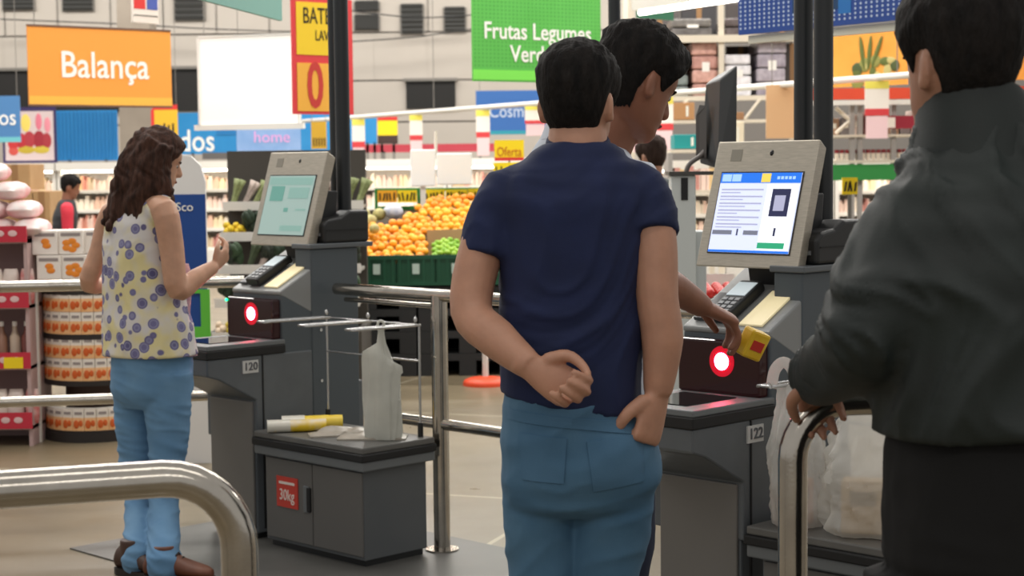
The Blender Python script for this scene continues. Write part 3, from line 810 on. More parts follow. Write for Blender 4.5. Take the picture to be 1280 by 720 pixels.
r, W, H = board('small_offer_sign', 347, 11.9, 380, 11.9, 188, 200, mat('offer_yellow2', (240, 190, 60), 0.6), 'small yellow sign above the dim kiosk screen', cables=False)
MB().tube([(0, 0.01, 0), (0, 0.01, -1.55)], 0.008, 8).build('stand_rod', VENTF, r)
r, W, H = board('blue_fascia', 456, 26.0, 471, 26.0, 146, 180, BLUEB, 'narrow blue fascia panel beside the yellow and black sign', 'fascia', 'blue fascia above the coolers', cables=False)
r, W, H = board('fascia_picture', 472, 26.0, 497, 26.0, 146, 180, mat('pic_dark', (60, 40, 36), 0.6), 'yellow and dark brown board above the red shelf edge', 'picture', cables=False)
MB().box(-W / 2, W / 2, -0.004, 0, H * 0.32, H * 0.86).build('yellow_field', YELLOW, r); MB().box(-W / 2, W / 2, -0.004, 0, H * 0.86, H).build('red_field', REDS, r)
# red edge strip running above the coolers
r, W, H = board('shelf_header', 440, 26.0, 640, 26.0, 180, 190, mat('edge_crimson', (176, 56, 70), 0.6), 'crimson shelf header strip behind the white placard', 'header', cables=False)
# blue sign Cosméticos
r, W, H = board('hanging_sign', 595, 22.5, 690, 22.5, 113, 168, mat('sign_cobalt', (50, 104, 176), 0.5), 'cobalt blue hanging sign lettered Cosm beside the man in blue')
lettering('Cosmét', 0.24, mat('lettering_pale', (200, 214, 232), 0.5), r, -0.02, -0.004, H * 0.52, xs=0.8)
MB().box(-W / 2, W / 2, -0.003, 0, 0, 0.05).build('lower_stripe', mat('stripe_teal', (40, 150, 170), 0.5), r)
r, W, H = board('offer_card', 618, 15.0, 655, 15.0, 175, 201, YELLOW, 'yellow card reading Oferta beside the man in blue', cables=False)
lettering('Oferta', 0.115, mat('ink_orange', (196, 96, 20), 0.6), r, 0, -0.004, H * 0.42, xs=0.7)
MB().box(-W / 2, W / 2, -0.003, 0, 0, 0.03).build('red_edge', REDS, r)
MB().tube([(0, 0.012, 0), (0, 0.012, -1.5)], 0.008, 8).build('stand_rod', VENTF, r)
def brush_card(px0, px1, y0, y1, Y, label, n, m=YELLOW, name='price_sign'):
    r, W, H = board(name, px0, Y, px1, Y, y0, y1, m, label, 'price sign', 'hand-lettered price signs over the fruit', cables=False)
    for i in range(n):
        x = -W / 2 + W * (i + 0.7) / (n + 0.5)
        k = MB(); t0 = random.uniform(-0.012, 0.012)
        k.obox((x - 0.006, -0.004, H * 0.18), (0.012, 0, 0), (0, 0.003, 0), (t0, 0, H * random.uniform(0.5, 0.68)))
        k.build('brush_stroke', INK, r)
    return r
r = brush_card(617, 662, 203, 226, 14.4, 'yellow price sign with black strokes below the Oferta card', 7)
MB().box(-0.012, 0.012, 0.004, 0.02, -r.location.z, 0.0).build('stand_rod', VENTF, r)
# green frame rails with yellow brush-lettered price signs
GRN = mat('rail_green', (40, 128, 58), 0.5)
def price_rail(px0, px1, y0, y1, Y, label):
    a = at(px0, y1, Y); b = at(px1, y0, Y)
    e_ = empty('price_rail', ((a.x + b.x) / 2, Y, 0), 0, label, 'rail', 'green price rails over the fruit')
    w_ = (b.x - a.x) / 2
    zt_, zb_ = b.z, a.z
    MB().box(-w_, w_, 0.02, 0.05, zt_ - 0.025, zt_).build('top_bar', GRN, e_); MB().box(-w_, w_, 0.02, 0.05, zb_ - 0.03, zb_).build('bottom_bar', GRN, e_)
    for s in (-1, 1): MB().box(s * w_ - 0.012, s * w_ + 0.012, 0.025, 0.045, 0.0, zt_).build('post', GRN, e_)
    return e_
price_rail(470, 523, 235, 258, 13.6, 'green price rail behind the pile of oranges, beside the dark pole')
price_rail(530, 640, 234, 256, 13.6, 'green price rail behind the pile of oranges, beside the man in blue')
random.seed(11)
brush_card(472, 496, 238, 253, 13.58, 'orange-tinted price sign at the start of the green rail', 5, mat('price_orange', (240, 170, 30), 0.6))
brush_card(497, 521, 238, 253, 13.58, 'yellow price sign with dark strokes next to the orange-tinted one', 5)
brush_card(531, 556, 237, 252, 13.58, 'yellow price sign just past the white placard post', 5)
brush_card(557, 584, 237, 252, 13.58, 'yellow price sign in the middle of the longer green rail', 6)
brush_card(585, 612, 236, 251, 13.58, 'yellow price sign beside the blue shirt sleeve', 5)
r = brush_card(1053, 1072, 222, 243, 11.0, 'yellow price sign on green board beside the dark pole', 4)
MB().box(-0.012, 0.012, 0.004, 0.02, -r.location.z, 0.0).build('stand_rod', VENTF, r)
# blank white two-panel placard on a post
WBL = mat('placard_white', (250, 250, 248), 0.55, emit=(255, 255, 250), estr=0.12)  # panels emit faintly although they are no lamps
pp = at(529, 262, 13.45)
e_ = empty('white_placard', (pp.x, 13.45, 0), 0, 'blank white two-panel placard on a post above the oranges', 'placard')
zz0 = at(529, 233, 13.45).z; zz1 = at(529, 187, 13.45).z
MB().box(-0.02, 0.02, 0.0, 0.04, 0.0, zz0).build('post', COOLW, e_)
xa = at(513, 210, 13.45).x - pp.x; xb = at(545, 210, 13.45).x - pp.x; xc = at(590, 210, 13.45).x - pp.x
MB().box(xa, xb - 0.004, -0.02, 0.02, zz0, zz1).build('panel', WBL, e_, bevel=0.01)
MB().box(xb + 0.004, xc, -0.01, 0.03, zz0 + 0.01, zz1 - 0.03).build('panel', WBL, e_, bevel=0.01)
MB().tube([(xb, 0.01, zz1 - 0.02), (xb, 0.01, zz1 + 0.14)], 0.012, 8).build('rod', COOLW, e_, smooth=True)

# long white rail with hanging price cards
ra = atz(366, 152.5, 2.2); rb = atz(1150, 93, 2.2)
rl = empty('card_rail', ((ra.x + rb.x) / 2, (ra.y + rb.y) / 2, 2.2), 0, 'long white rail carrying hanging price cards across the shop', 'rail')
oo = ((ra.x + rb.x) / 2, (ra.y + rb.y) / 2, 2.2)
MB().tube([ra, rb], 0.028, 12).build('tube', WHITE, rl, origin=oo, smooth=True)
for t in (0.02, 0.35, 0.7, 0.98):
    p = ra.lerp(rb, t)
    MB().tube([p, V3((p.x, p.y, 7))], 0.005, 6).build('hanging_cable', VENTF, rl, origin=oo)
CARDY = mat('card_header_yellow', (240, 226, 96), 0.6); CARDW = mat('card_white', (244, 236, 226), 0.6); CARDP = mat('card_pink', (240, 205, 208), 0.6); CARDR = mat('card_red', (214, 62, 66), 0.6)
def rail_point(px):
    lo, hi = 0.0, 1.0
    for _ in range(40):
        m_ = (lo + hi) / 2; p = ra.lerp(rb, m_); q = p - CAM
        x = 640 + FPX * q.dot(_R) / q.dot(_F)
        if x < px: lo = m_
        else: hi = m_
    return ra.lerp(rb, lo)
for (x0, x1, ybot, lab) in [(440, 456, 204, 'hanging price card just right of the dark pole'), (512, 528, 193, 'hanging price card above the white placard'), (595, 612, 191, 'hanging price card before the cobalt blue sign'), (656, 682, 166, 'hanging price card touching the man in blue\'s neck'), (790, 806, 186, 'hanging price card under the face of the man in white'), (817, 841, 186, 'hanging price card above the distant dark-haired shopper'), (1080, 1110, 168, 'hanging price card beside the man in dark jacket')]:
    p = rail_point((x0 + x1) / 2)
    s = p.y / FPX
    w_ = (x1 - x0) * s
    q = p - CAM; ytop = 360 - FPX * q.dot(_U) / q.dot(_F)
    h_ = (ybot - ytop) * s
    c = empty('price_card', (p.x, p.y - 0.04, p.z - 0.03), 0, lab, 'price card', 'price cards hanging from the white rail')
    MB().box(-w_ / 2, w_ / 2, 0, 0.006, -h_ * 0.60, 0).build('sheet', CARDW, c)
    MB().box(-w_ / 2, w_ / 2, -0.003, 0.0, -h_ * 0.13, 0).build('header_band', CARDY, c)
    MB().box(-w_ / 2, w_ / 2, -0.003, 0.0, -h_ * 0.60, -h_ * 0.48).build('red_band', CARDR, c)
    MB().box(-w_ * 0.45, w_ * 0.45, 0, 0.006, -h_, -h_ * 0.61).build('lower_sheet', CARDP, c)

# ---------------------------------------------------------------- orange display
YO = 12.25
sc = YO / FPX
cr_me = {}
def crate(x, y, z, w_, d_, h_, label):
    c = empty('green_crate', (x, y, z), 0, label, 'crate', 'green plastic fruit crates')
    if not cr_me:
        t = 0.015
        cr_me['front_panel'] = MB().box(-w_ / 2, w_ / 2, 0, t, 0, h_).mesh('crate_panel')
        cr_me['side_panel'] = MB().box(0, t, t, d_ - t, 0, h_).mesh('crate_side')
        cr_me['floor_panel'] = MB().box(-w_ / 2 + t, w_ / 2 - t, t, d_ - t, 0, t).mesh('crate_floor')
        cr_me['rim'] = MB().box(-w_ / 2 - 0.004, w_ / 2 + 0.004, -0.008, 0, h_ - 0.03, h_).mesh('crate_rim')
        cr_me['foot_rim'] = MB().box(-w_ / 2 - 0.004, w_ / 2 + 0.004, -0.008, 0, 0.0, 0.02).mesh('crate_foot_rim')
        cr_me['rib'] = MB().box(-0.008, 0.008, -0.007, 0, 0.02, h_ - 0.03).mesh('crate_rib')
        cr_me['paper_label'] = MB().box(-0.025, 0.025, -0.01, -0.007, h_ * 0.38, h_ * 0.72).mesh('crate_label')
    link('front_panel', cr_me['front_panel'], GREENC, c); link('back_panel', cr_me['front_panel'], GREENC, c, (0, d_ - 0.015, 0))
    link('side_panel', cr_me['side_panel'], GREENC, c, (-w_ / 2, 0, 0)); link('side_panel', cr_me['side_panel'], GREENC, c, (w_ / 2 - 0.015, 0, 0))
    link('floor_panel', cr_me['floor_panel'], GREENC, c); link('rim', cr_me['rim'], GREENC, c); link('foot_rim', cr_me['foot_rim'], GREENC, c)
    for s in (-0.42, -0.2, 0.2, 0.42): link('rib', cr_me['rib'], GREENC, c, (s * w_, 0, 0))
    link('paper_label', cr_me['paper_label'], mat('label_pale', (178, 196, 186), 0.6), c)
    return c
zc0 = at(510, 357, YO).z; zc1 = at(510, 319, YO).z
cl = ['green crate partly behind the pillar of kiosk 120', 'green crate nearest kiosk 120 under the oranges', 'green crate in the middle under the oranges', 'green crate holding limes beside the man in blue', 'green crate hidden mostly by the man in blue']
for i, pc_ in enumerate((421, 471, 520, 569, 618)):
    x = at(pc_, 340, YO).x
    crate(x, YO, zc0, 48 * sc, 0.42, zc1 - zc0, cl[i])
# black pallet layers carrying the fruit
BLKP = mat('pallet_black', (34, 35, 36), 0.6)
random.seed(5)
layer_h = (zc0 - 0.01) / 4
plab = ['lowest', 'second lowest', 'second highest', 'topmost']
for col, (pa, pb_) in enumerate(((400, 520), (523, 645))):
    for L in range(4):
        a = at(pa, 400, YO).x; b = at(pb_, 400, YO).x
        e_ = empty('black_pallet', ((a + b) / 2, YO - 0.01, L * layer_h + 0.001), 0, '%s black plastic pallet of the fruit stack %s' % (plab[L], 'next to kiosk 120' if col == 0 else 'behind the thick rail post'), 'pallet', 'black pallets under the fruit')
        w_ = (b - a) / 2
        for k in range(5):
            MB().box(-w_, w_, 0.03 + k * 0.19, 0.17 + k * 0.19, layer_h * 0.68, layer_h - 0.002).build('deck_board', BLKP, e_)
        for sx in (-1, 0, 1):
            MB().box(sx * (w_ - 0.06) - 0.06, sx * (w_ - 0.06) + 0.06, 0.03, 0.93, 0.0, layer_h * 0.68).build('block_runner', BLKP, e_)
# sloping bed under the fruit
xl = at(440, 300, YO).x; xr_ = at(640, 300, YO).x
bed_b = empty('fruit_bed', ((xl + xr_) / 2, YO + 0.45, zc0), 0, 'sloping dark board that carries the pile of oranges', 'display bed')
zt_ = zc1 - 0.045 - zc0
wv = (xr_ - xl) / 2
MB().prism([(-wv, 0.0, zt_ * 0.2), (-wv, 0.0, zt_), (-wv, 0.62, zt_ + 0.31), (-wv, 0.62, zt_ * 0.2)], (2 * wv, 0, 0)).build('board', mat('bed_dark', (60, 50, 34), 0.8), bed_b)
MB().box(-wv + 0.05, wv - 0.05, 0.50, 0.60, -zc0, zt_ * 0.2).build('support', BLKP, bed_b)
def orange_mesh(r, nu=14, nv=9):
    m_ = MB(); m_.ell((0, 0, 0), r, r, r * 0.95, nu, nv)
    me = m_.mesh('orange'); me.polygons.foreach_set('use_smooth', [True] * len(me.polygons)); return me
ORM = []
for i, c in enumerate(((246, 164, 24), (250, 182, 44), (242, 148, 26))):
    me = orange_mesh(0.031); me.materials.append(mat('orange_peel_%d' % i, c, 0.4, bump=0.15, bscale=400)); ORM.append(me)
random.seed(21)
cnt = 0
def heap_z(x, y):
    # surface of the heap: front lip low, rising backwards; lower at its left end
    t = (y - (YO + 0.02)) / 0.98
    base = zc1 + 0.0 + max(0, t) * 0.36
    return base
def pile_top(px):
    tb = [(440, 288), (480, 283), (505, 278), (525, 262), (550, 246), (580, 236), (640, 226)]
    for a_, b_ in zip(tb, tb[1:]):
        if px <= b_[0]:
            f_ = (px - a_[0]) / (b_[0] - a_[0]); return a_[1] * (1 - f_) + b_[1] * f_
    return tb[-1][1]
rows = 15
pts_ = []
for j in range(rows):
    for i in range(40):
        y = YO + 0.05 + j * 0.066 + random.uniform(-0.016, 0.016)
        x = at(444, 300, YO).x + (i + 0.5 * (j % 2)) * 0.058 + random.uniform(-0.012, 0.012)
        t = (y - YO - 0.05) / 0.92
        px = 640 + FPX * x / y
        if px > (532 if t < 0.36 else 612): continue
        z = zc1 - 0.02 + 0.40 * t + random.uniform(-0.010, 0.010)
        py = 209 - (z - CAM_H) * FPX / y
        lim = pile_top(px)
        if py < lim: 
            zc_ = CAM_H - (lim - 209) * y / FPX
            if z - zc_ > 0.03: continue
        pts_.append((y, x, z))
pts_.sort()
for (y, x, z) in pts_[:290]:
    o = link('orange', random.choice(ORM), None, None, (x, y, z))
    o.rotation_euler = (random.random() * 3, random.random() * 3, 0)
    tag(o, 'ripe orange in the sloping pile above the green crates', 'orange', 'oranges in the pile')
# core so the pile rests on something solid
# limes in the crate beside the man in blue
LIM = []
for c in ((128, 176, 40), (150, 190, 52)):
    m_ = MB(); m_.ell((0, 0, 0), 0.024, 0.022, 0.021, 10, 7); me = m_.mesh('lime'); me.polygons.foreach_set('use_smooth', [True] * len(me.polygons)); me.materials.append(mat('lime_%d' % c[0], c, 0.4)); LIM.append(me)
for j in range(6):
    y = YO + 0.045 + j * 0.045
    xa_ = at(543, 310, y).x; xb_ = at(596, 310, y).x
    n_ = int((xb_ - xa_) / 0.046)
    for i in range(n_):
        o = link('lime', random.choice(LIM), None, None, (xa_ + (i + 0.5 * (j % 2)) * 0.046, y, zc1 - 0.005 + j * 0.016 + 0.02 * math.sin(i * 0.9)))
        tag(o, 'green lime heaped in the crate beside the man in blue', 'lime', 'limes in the crate')
# cardboard divider behind the limes
a = at(534, 309, YO + 0.33); b = at(600, 287, YO + 0.33)
dv = MB().obox((a.x, YO + 0.315, zc1 - 0.02), (b.x - a.x, 0, 0.01), (0, 0.008, 0), (0, 0.02, b.z - zc1 + 0.02)).build('cardboard_divider', CARD, origin=(a.x, YO + 0.33, zc1 - 0.02))
tag(dv, 'plain cardboard divider between the limes and the oranges', 'cardboard')
# melons and a white bag at the left end of the pile
MEL = mat('melon_skin', (196, 188, 120), 0.6, c2=(150, 140, 90), scale=30)
random.seed(4)
for i, (px, py, Y_, r_) in enumerate([(452, 281, 12.6, 0.055), (463, 276, 12.85, 0.05), (474, 268, 13.1, 0.05), (455, 268, 13.05, 0.05), (468, 286, 12.55, 0.04)]):
    p = at(px, py, Y_)
    o = MB().ell((0, 0, 0), r_, r_, r_ * 0.95, 16, 10).build('melon', MEL, smooth=True); o.location = p
    tag(o, 'pale round melon beside the oranges near kiosk 120', 'melon', 'melons beside the oranges')
def pillow(name, pos, lx, ly, lz, rot, m, label, cat, group=None, seed=0):
    mb = MB(); rings = []
    for i in range(9):
        t = i / 8; x = (t - 0.5) * lx
        k = (1 - (2 * abs(t - 0.5)) ** 3.5); k = max(k, 0.06)
        rings.append([V3((x, ly / 2 * (0.75 + 0.25 * k) * math.copysign(abs(math.cos(a)) ** 0.7, math.cos(a)) * (1 + 0.05 * noise.noise(V3((x * 20, a, seed)))), lz / 2 * k * math.copysign(abs(math.sin(a)) ** 0.9, math.sin(a)) + lz / 2)) for a in [2 * PI * j / 14 for j in range(14)]])
    mb.loft(rings); o = mb.build(name, m, smooth=True); o.location = pos; o.rotation_euler = rot
    return tag(o, label, cat, group)
p = at(490, 262, 13.1)
pillow('plastic_bag', (p.x, 13.1, p.z - 0.07), 0.14, 0.12, 0.12, (0, 0.2, 0.3), mat('bag_white_blue', (226, 230, 240), 0.4, c2=(170, 185, 215), scale=14), 'white and bluish plastic bag lying on the oranges', 'plastic bag')

# ---------------------------------------------------------------- orange stanchion
pb2 = atz(607, 481, 0)
e_ = empty('queue_stanchion', pb2, 0, 'white stanchion with round orange base behind the man in blue', 'stanchion')
rings = []
for (z, r_) in ((0, 0.155), (0.02, 0.155), (0.035, 0.145), (0.05, 0.11), (0.06, 0.03)):
    rings.append([V3((r_ * math.cos(2 * PI * j / 32), r_ * math.sin(2 * PI * j / 32), z)) for j in range(32)])
MB().loft(rings).build('base', mat('stanchion_orange', (226, 74, 34), 0.45), e_, smooth=True)
MB().tube([(0, 0, 0.05), (0, 0, 0.95)], 0.02, 16).build('pole', WHITE, e_, smooth=True)
MB().ell((0, 0, 0.96), 0.03, 0.03, 0.03, 14, 8).build('cap', mat('stanchion_orange', (226, 74, 34), 0.45), e_, smooth=True)

# ---------------------------------------------------------------- leafy produce shelf behind the dim screen
YV = 11.0
xv0 = at(262, 300, YV).x; xv1 = at(446, 300, YV).x
e_ = empty('vegetable_shelf', ((xv0 + xv1) / 2, YV, 0), 0, 'tiered shelf of leafy vegetables behind the dim kiosk screen', 'shelf')
wv = (xv1 - xv0) / 2
MB().box(-wv, wv, 0.75, 0.8, 0, 1.62).build('back_panel', mat('shelf_dark', (70, 66, 60), 0.7), e_)
for s in (-1, 1): MB().box(s * wv - 0.02, s * wv + 0.02, 0.0, 0.75, 0, 0.45).build('side_panel', mat('shelf_dark', (70, 66, 60), 0.7), e_)
tiers = [(0.0, 0.42), (0.13, 0.63), (0.27, 0.84), (0.41, 1.05), (0.55, 1.25)]
for (dy, z) in tiers:
    MB().box(-wv, wv, dy, dy + 0.3, z - 0.02, z).build('shelf', mat('shelf_grey', (150, 146, 138), 0.6), e_)
    MB().box(-wv, wv, dy - 0.01, dy, z - 0.03, z + 0.03).build('price_strip', WHITE, e_)
random.seed(9)
def bundle_mesh(kind):
    mb = MB()
    if kind == 'leek':
        for k in range(4):
            x = random.uniform(-0.02, 0.02); y = random.uniform(-0.015, 0.015)
            mb.tube([(x, y, 0), (x * 1.3, y, 0.1), (x * 2.4 + random.uniform(-.01, .01), y * 1.5, 0.21)], [0.012, 0.012, 0.02], 8, smooth=2)
    elif kind == 'leafy':
        for k in range(7):
            a = k * 0.9; mb.ell((0.025 * math.cos(a), 0.02 * math.sin(a), 0.08 + 0.012 * k), 0.028, 0.016, 0.055, 8, 6, Matrix.Rotation(0.4 * math.sin(a), 3, 'Y'))
    else:
        for k in range(5):
            a = k * 1.26; mb.ell((0.022 * math.cos(a), 0.022 * math.sin(a), 0.035 + 0.022 * (k % 3)), 0.026, 0.026, 0.03, 8, 6)
    me = mb.mesh(kind); me.polygons.foreach_set('use_smooth', [True] * len(me.polygons)); return me
kinds = {'leek_bundle': (bundle_mesh('leek'), [(150, 160, 110), (70, 84, 58), (206, 190, 180)], 'bundle of long stemmed vegetables leaning on the tiered shelf', 'vegetable'),
         'leafy_bunch': (bundle_mesh('leafy'), [(40, 62, 42), (60, 84, 56), (46, 56, 44)], 'dark green leafy bunch on the tiered shelf', 'vegetable'),
         'pepper_bag': (bundle_mesh('pepper'), [(228, 196, 40), (206, 186, 70), (226, 206, 180)], 'bag of pale round vegetables on the tiered shelf', 'vegetable')}
plan = [['pepper_bag', 'leafy_bunch'], ['leafy_bunch', 'pepper_bag'], ['leafy_bunch', 'leek_bundle'], ['pepper_bag', 'leafy_bunch'], ['leek_bundle', 'leek_bundle']]
tn = ['lowest', 'second lowest', 'middle', 'second highest', 'topmost']
for ti, (dy, z) in enumerate(tiers):
    n_ = 13
    for i in range(n_):
        kn = plan[ti][(i // 2) % 2]
        me, cols, lab, cat = kinds[kn]
        c = random.choice(cols)
        key = kn + '%d' % c[0]
        m2 = me.copy() if key not in _MC else _MC[key]
        if key not in _MC:
            m2.materials.append(mat('veg_%d_%d' % (c[0], c[1]), c, 0.5, c2=tuple(max(0, q - 30) for q in c), scale=40)); _MC[key] = m2
        o = link(kn, m2, None, None, ((xv0 + xv1) / 2 - wv + 0.05 + i * (2 * wv - 0.1) / (n_ - 1), YV + dy + 0.055 + 0.012 * (i % 2), z + 0.002))
        o.rotation_euler = (0.0, random.uniform(0.15, 0.55) if 'leek' in kn else random.uniform(-0.1, 0.1), random.random() * 0.3)
        o.scale = (0.95, 0.95, 0.88)
        tag(o, lab.replace('the tiered shelf', 'the %s tier behind the dim screen' % tn[ti]), cat, 'vegetables on the tiered shelf')

# ---------------------------------------------------------------- blue cardboard standee behind the woman
YS = 8.7
pa_ = at(203, 300, YS); pb_ = at(258, 300, YS)
e_ = empty('promotional_standee', ((pa_.x + pb_.x) / 2, YS, 0), 0, 'blue and white cardboard standee with green ring behind the woman', 'standee')
wv = (pb_.x - pa_.x) / 2
zb_ = at(230, 243, YS).z; ztop = at(230, 192, YS).z
poly = [(-wv, 0, 0), (wv, 0, 0), (wv, 0, ztop - 0.14), (wv * 0.8, 0, ztop - 0.06), (wv * 0.4, 0, ztop - 0.015), (-wv * 0.2, 0, ztop), (-wv, 0, ztop - 0.03)]
MB().prism(poly, (0, 0.03, 0)).build('board', mat('standee_white', (228, 226, 224), 0.6), e_)
MB().box(-wv, wv, -0.003, 0, 0.55, zb_).build('blue_print', mat('standee_blue', (14, 66, 140), 0.5), e_)
lettering('Sco', 0.062, TXTW, e_, wv * 0.05, -0.006, zb_ - 0.065)
rings = MB(); ro, ri = 0.085, 0.048
n_ = 36; vs = []
for i in range(n_):
    a = 2 * PI * i / n_
    vs += [V3((-0.05 + ro * math.cos(a), -0.006, 0.94 + ro * math.sin(a) * 1.2)), V3((-0.05 + ri * math.cos(a), -0.006, 0.94 + ri * math.sin(a) * 1.2))]
fs = [(2 * i, 2 * ((i + 1) % n_), 2 * ((i + 1) % n_) + 1, 2 * i + 1) for i in range(n_)]
k_ = MB(); k_.add(vs, fs); k_.add([v + V3((0, 0.004, 0)) for v in vs], [tuple(reversed(f)) for f in fs])
k_.build('green_ring', mat('standee_green', (96, 190, 60), 0.5), e_)
MB().cyl((-0.05, -0.001, 0.94), 0.05, -0.004, 28, axis='y').build('aqua_disc', mat('standee_aqua', (40, 150, 200), 0.5), e_)
for (x0, x1, z0, z1, nm, m_) in ((-wv, wv + 0.012, 0.58, 0.645, 'lower_band', mat('standee_teal', (20, 150, 170), 0.5)), (-wv, wv + 0.012, 0.645, 0.70, 'green_frame', mat('standee_green', (96, 190, 60), 0.5)), (wv - 0.035, wv + 0.012, 0.70, 0.87, 'green_frame', mat('standee_green', (96, 190, 60), 0.5)), (-wv, wv + 0.012, 0.87, 0.89, 'green_frame', mat('standee_green', (96, 190, 60), 0.5))):
    MB().box(x0, x1, -0.012, -0.003, z0, z1).build(nm, m_, e_)
MB().box(-wv, wv, 0.03, 0.25, 0, 0.02).build('foot', CARD, e_)

# ---------------------------------------------------------------- round stand of orange and white packs, left
YP = 9.45
pxc = at(106, 450, YP).x
st = empty('pack_stand', (pxc, YP + 0.22, 0), 0, 'round tiered stand stacked with orange and white packs', 'display stand')
R_ = 0.27
tier_z = [at(98, 536, YP).z, at(98, 474, YP).z, at(98, 416, YP).z]
for z in tier_z + [at(98, 360, YP).z]:
    MB().cyl((0, 0, z - 0.035), R_ + 0.004, 0.03, 40).build('tier_disc', mat('tier_black', (36, 30, 28), 0.6), st, smooth=True)
MB().cyl((0, 0, 0), R_ * 0.6, tier_z[-1] + 0.3, 24).build('core', mat('tier_core', (60, 40, 30), 0.7), st, smooth=True)
MB().cyl((0, 0, 0), R_ + 0.01, 0.05, 40).build('base', mat('tier_black', (36, 30, 28), 0.6), st, smooth=True)
MB().box(-0.272, -0.25, -0.23, -0.205, 0, at(47, 352, YP).z).build('white_upright', WHITE, st)
# one pack: white upper half with grey text line, orange lower half
PW = 0.062; PH = (tier_z[1] + 0.0 - tier_z[0]) * 0.47
PH = 0.122
pk_body = MB().box(-PW / 2, PW / 2, 0, 0.05, 0, PH).mesh('pack_body')
pk_o = MB().box(-PW / 2 - 0.001, PW / 2 + 0.001, -0.0015, 0.0505, 0.0, PH * 0.60).mesh('pack_print')
bm_ = MB(); bm_.ell((-0.012, -0.003, PH * 0.30), 0.016, 0.004, 0.024, 10, 6); bm_.ell((0.014, -0.003, PH * 0.34), 0.012, 0.004, 0.018, 10, 6); pk_f = bm_.mesh('pack_fruit')
pk_t = MB().box(-PW * 0.34, PW * 0.34, -0.0025, 0, PH * 0.74, PH * 0.86).mesh('pack_text')
PKW = mat('pack_white', (232, 224, 214), 0.5); PKO = mat('pack_orange', (232, 168, 104), 0.5, c2=(238, 196, 150), scale=30); PKF = mat('pack_fruit', (206, 92, 30), 0.5); PKT = mat('pack_text', (150, 140, 138), 0.6)
tl = ['bottom tier', 'middle tier', 'top tier']
for ti, z in enumerate(tier_z):
    layers = 1 if ti == 0 else 2
    for L in range(layers):
        zz = z - 0.005 + L * (PH + 0.002)
        n_ = 12
        for i in range(n_):
            a = -PI / 2 + (i - (n_ - 1) / 2) * (PW + 0.004) / R_
            pos = (pxc + R_ * math.cos(a), YP + 0.22 + R_ * math.sin(a), zz)
            pk = link('fruit_pack', pk_body, PKW, None, pos); pk.rotation_euler = (0, 0, a + PI / 2)
            tag(pk, 'white and orange pack, %s%s, round stand' % (tl[ti], '' if layers == 1 else (', lower layer' if L == 0 else ', upper layer')), 'pack', 'orange and white packs on the round stand')
            link('orange_print', pk_o, PKO, pk); link('fruit_picture', pk_f, PKF, pk); link('text_print', pk_t, PKT, pk)
yp = [(8, 460, 4)]
# big packs on top
z = at(98, 352, YP).z
BP = mat('big_pack_white', (238, 230, 222), 0.5)
for i, (x0, x1, y0, y1, Yq, f) in enumerate([(46, 76, 322, 352, 9.38, 0), (77, 108, 322, 352, 9.40, 1), (109, 140, 322, 352, 9.44, 0), (40, 72, 299, 321, 9.40, 0), (73, 104, 299, 321, 9.42, 1), (105, 136, 299, 321, 9.46, 0)]):
    a = at(x0, y1, Yq); b = at(x1, y0, Yq)
    zb0 = tier_z[2] + 0.30 if i < 3 else tier_z[2] + 0.30 + 0.135
    pk = empty('big_pack', ((a.x + b.x) / 2, Yq, zb0), 0, ['front lower big white pack next to the white upright', 'lower big white pack with orange flower print', 'lower big white pack against the woman\'s elbow', 'upper big white pack overhanging the red display', 'upper big white pack with orange print', 'upper big white pack against the woman\'s arm'][i], 'pack', 'big packs on top of the round stand')
    w_ = (b.x - a.x) / 2 - 0.002
    MB().box(-w_, w_, 0, 0.22, 0, 0.132).build('carton', BP, pk, bevel=0.004)
    MB().box(-w_ * 0.8, w_ * 0.8, -0.002, 0, 0.10, 0.118).build('text_print', PKT, pk)
    for k in range(5 if f else 2):
        aa = k * 1.256
        MB().ell((0.028 * math.cos(aa) * (1 if f else 0.4), -0.002, 0.05 + 0.024 * math.sin(aa)), 0.024, 0.003, 0.017, 10, 6).build('flower_print', mat('flower_orange', (236, 140, 40), 0.5), pk)
# ---------------------------------------------------------------- red-edged shelf at the far left
YR = 9.3
sh = empty('snack_shelf', (at(-30, 400, YR).x, YR, 0), 0, 'shelf unit with red edges at the left edge of the picture', 'shelf')
xr0 = at(-100, 400, YR).x - sh.location.x; xr1 = at(36, 400, YR).x - sh.location.x
zs = [at(0, y_, YR).z for y_ in (533, 458, 382, 300)]
for z in zs:
    MB().box(xr0, xr1, 0, 0.4, z - 0.02, z).build('shelf', mat('shelf_mauve', (186, 158, 156), 0.6), sh)
    MB().box(xr0, xr1 + 0.004, -0.014, 0, z - 0.012, z + 0.075).build('red_edge', mat('edge_red', (196, 44, 64), 0.5), sh)
for s in (xr0, xr1 - 0.02):
    MB().box(s, s + 0.02, 0.01, 0.4, 0, zs[-1]).build('side_panel', mat('shelf_mauve', (186, 158, 156), 0.6), sh)
MB().box(xr0, xr1, 0.40, 0.42, 0, zs[-1]).build('back_panel', mat('shelf_mauve', (186, 158, 156), 0.6), sh)
MB().box(at(6, 457, YR).x - sh.location.x, at(30, 457, YR).x - sh.location.x, -0.018, -0.014, zs[1] - 0.01, zs[1] + 0.05).build('yellow_tag', YELLOW, sh)
for px in (4, 20):
    for z in zs: MB().ell((at(px, 400, YR).x - sh.location.x, -0.016, z + 0.035), 0.025, 0.002, 0.017, 12, 6).build('oval_print', mat('print_pale', (226, 190, 190), 0.6), sh)
random.seed(14)
tnm = ['bottom shelf', 'second shelf', 'third shelf', 'top']
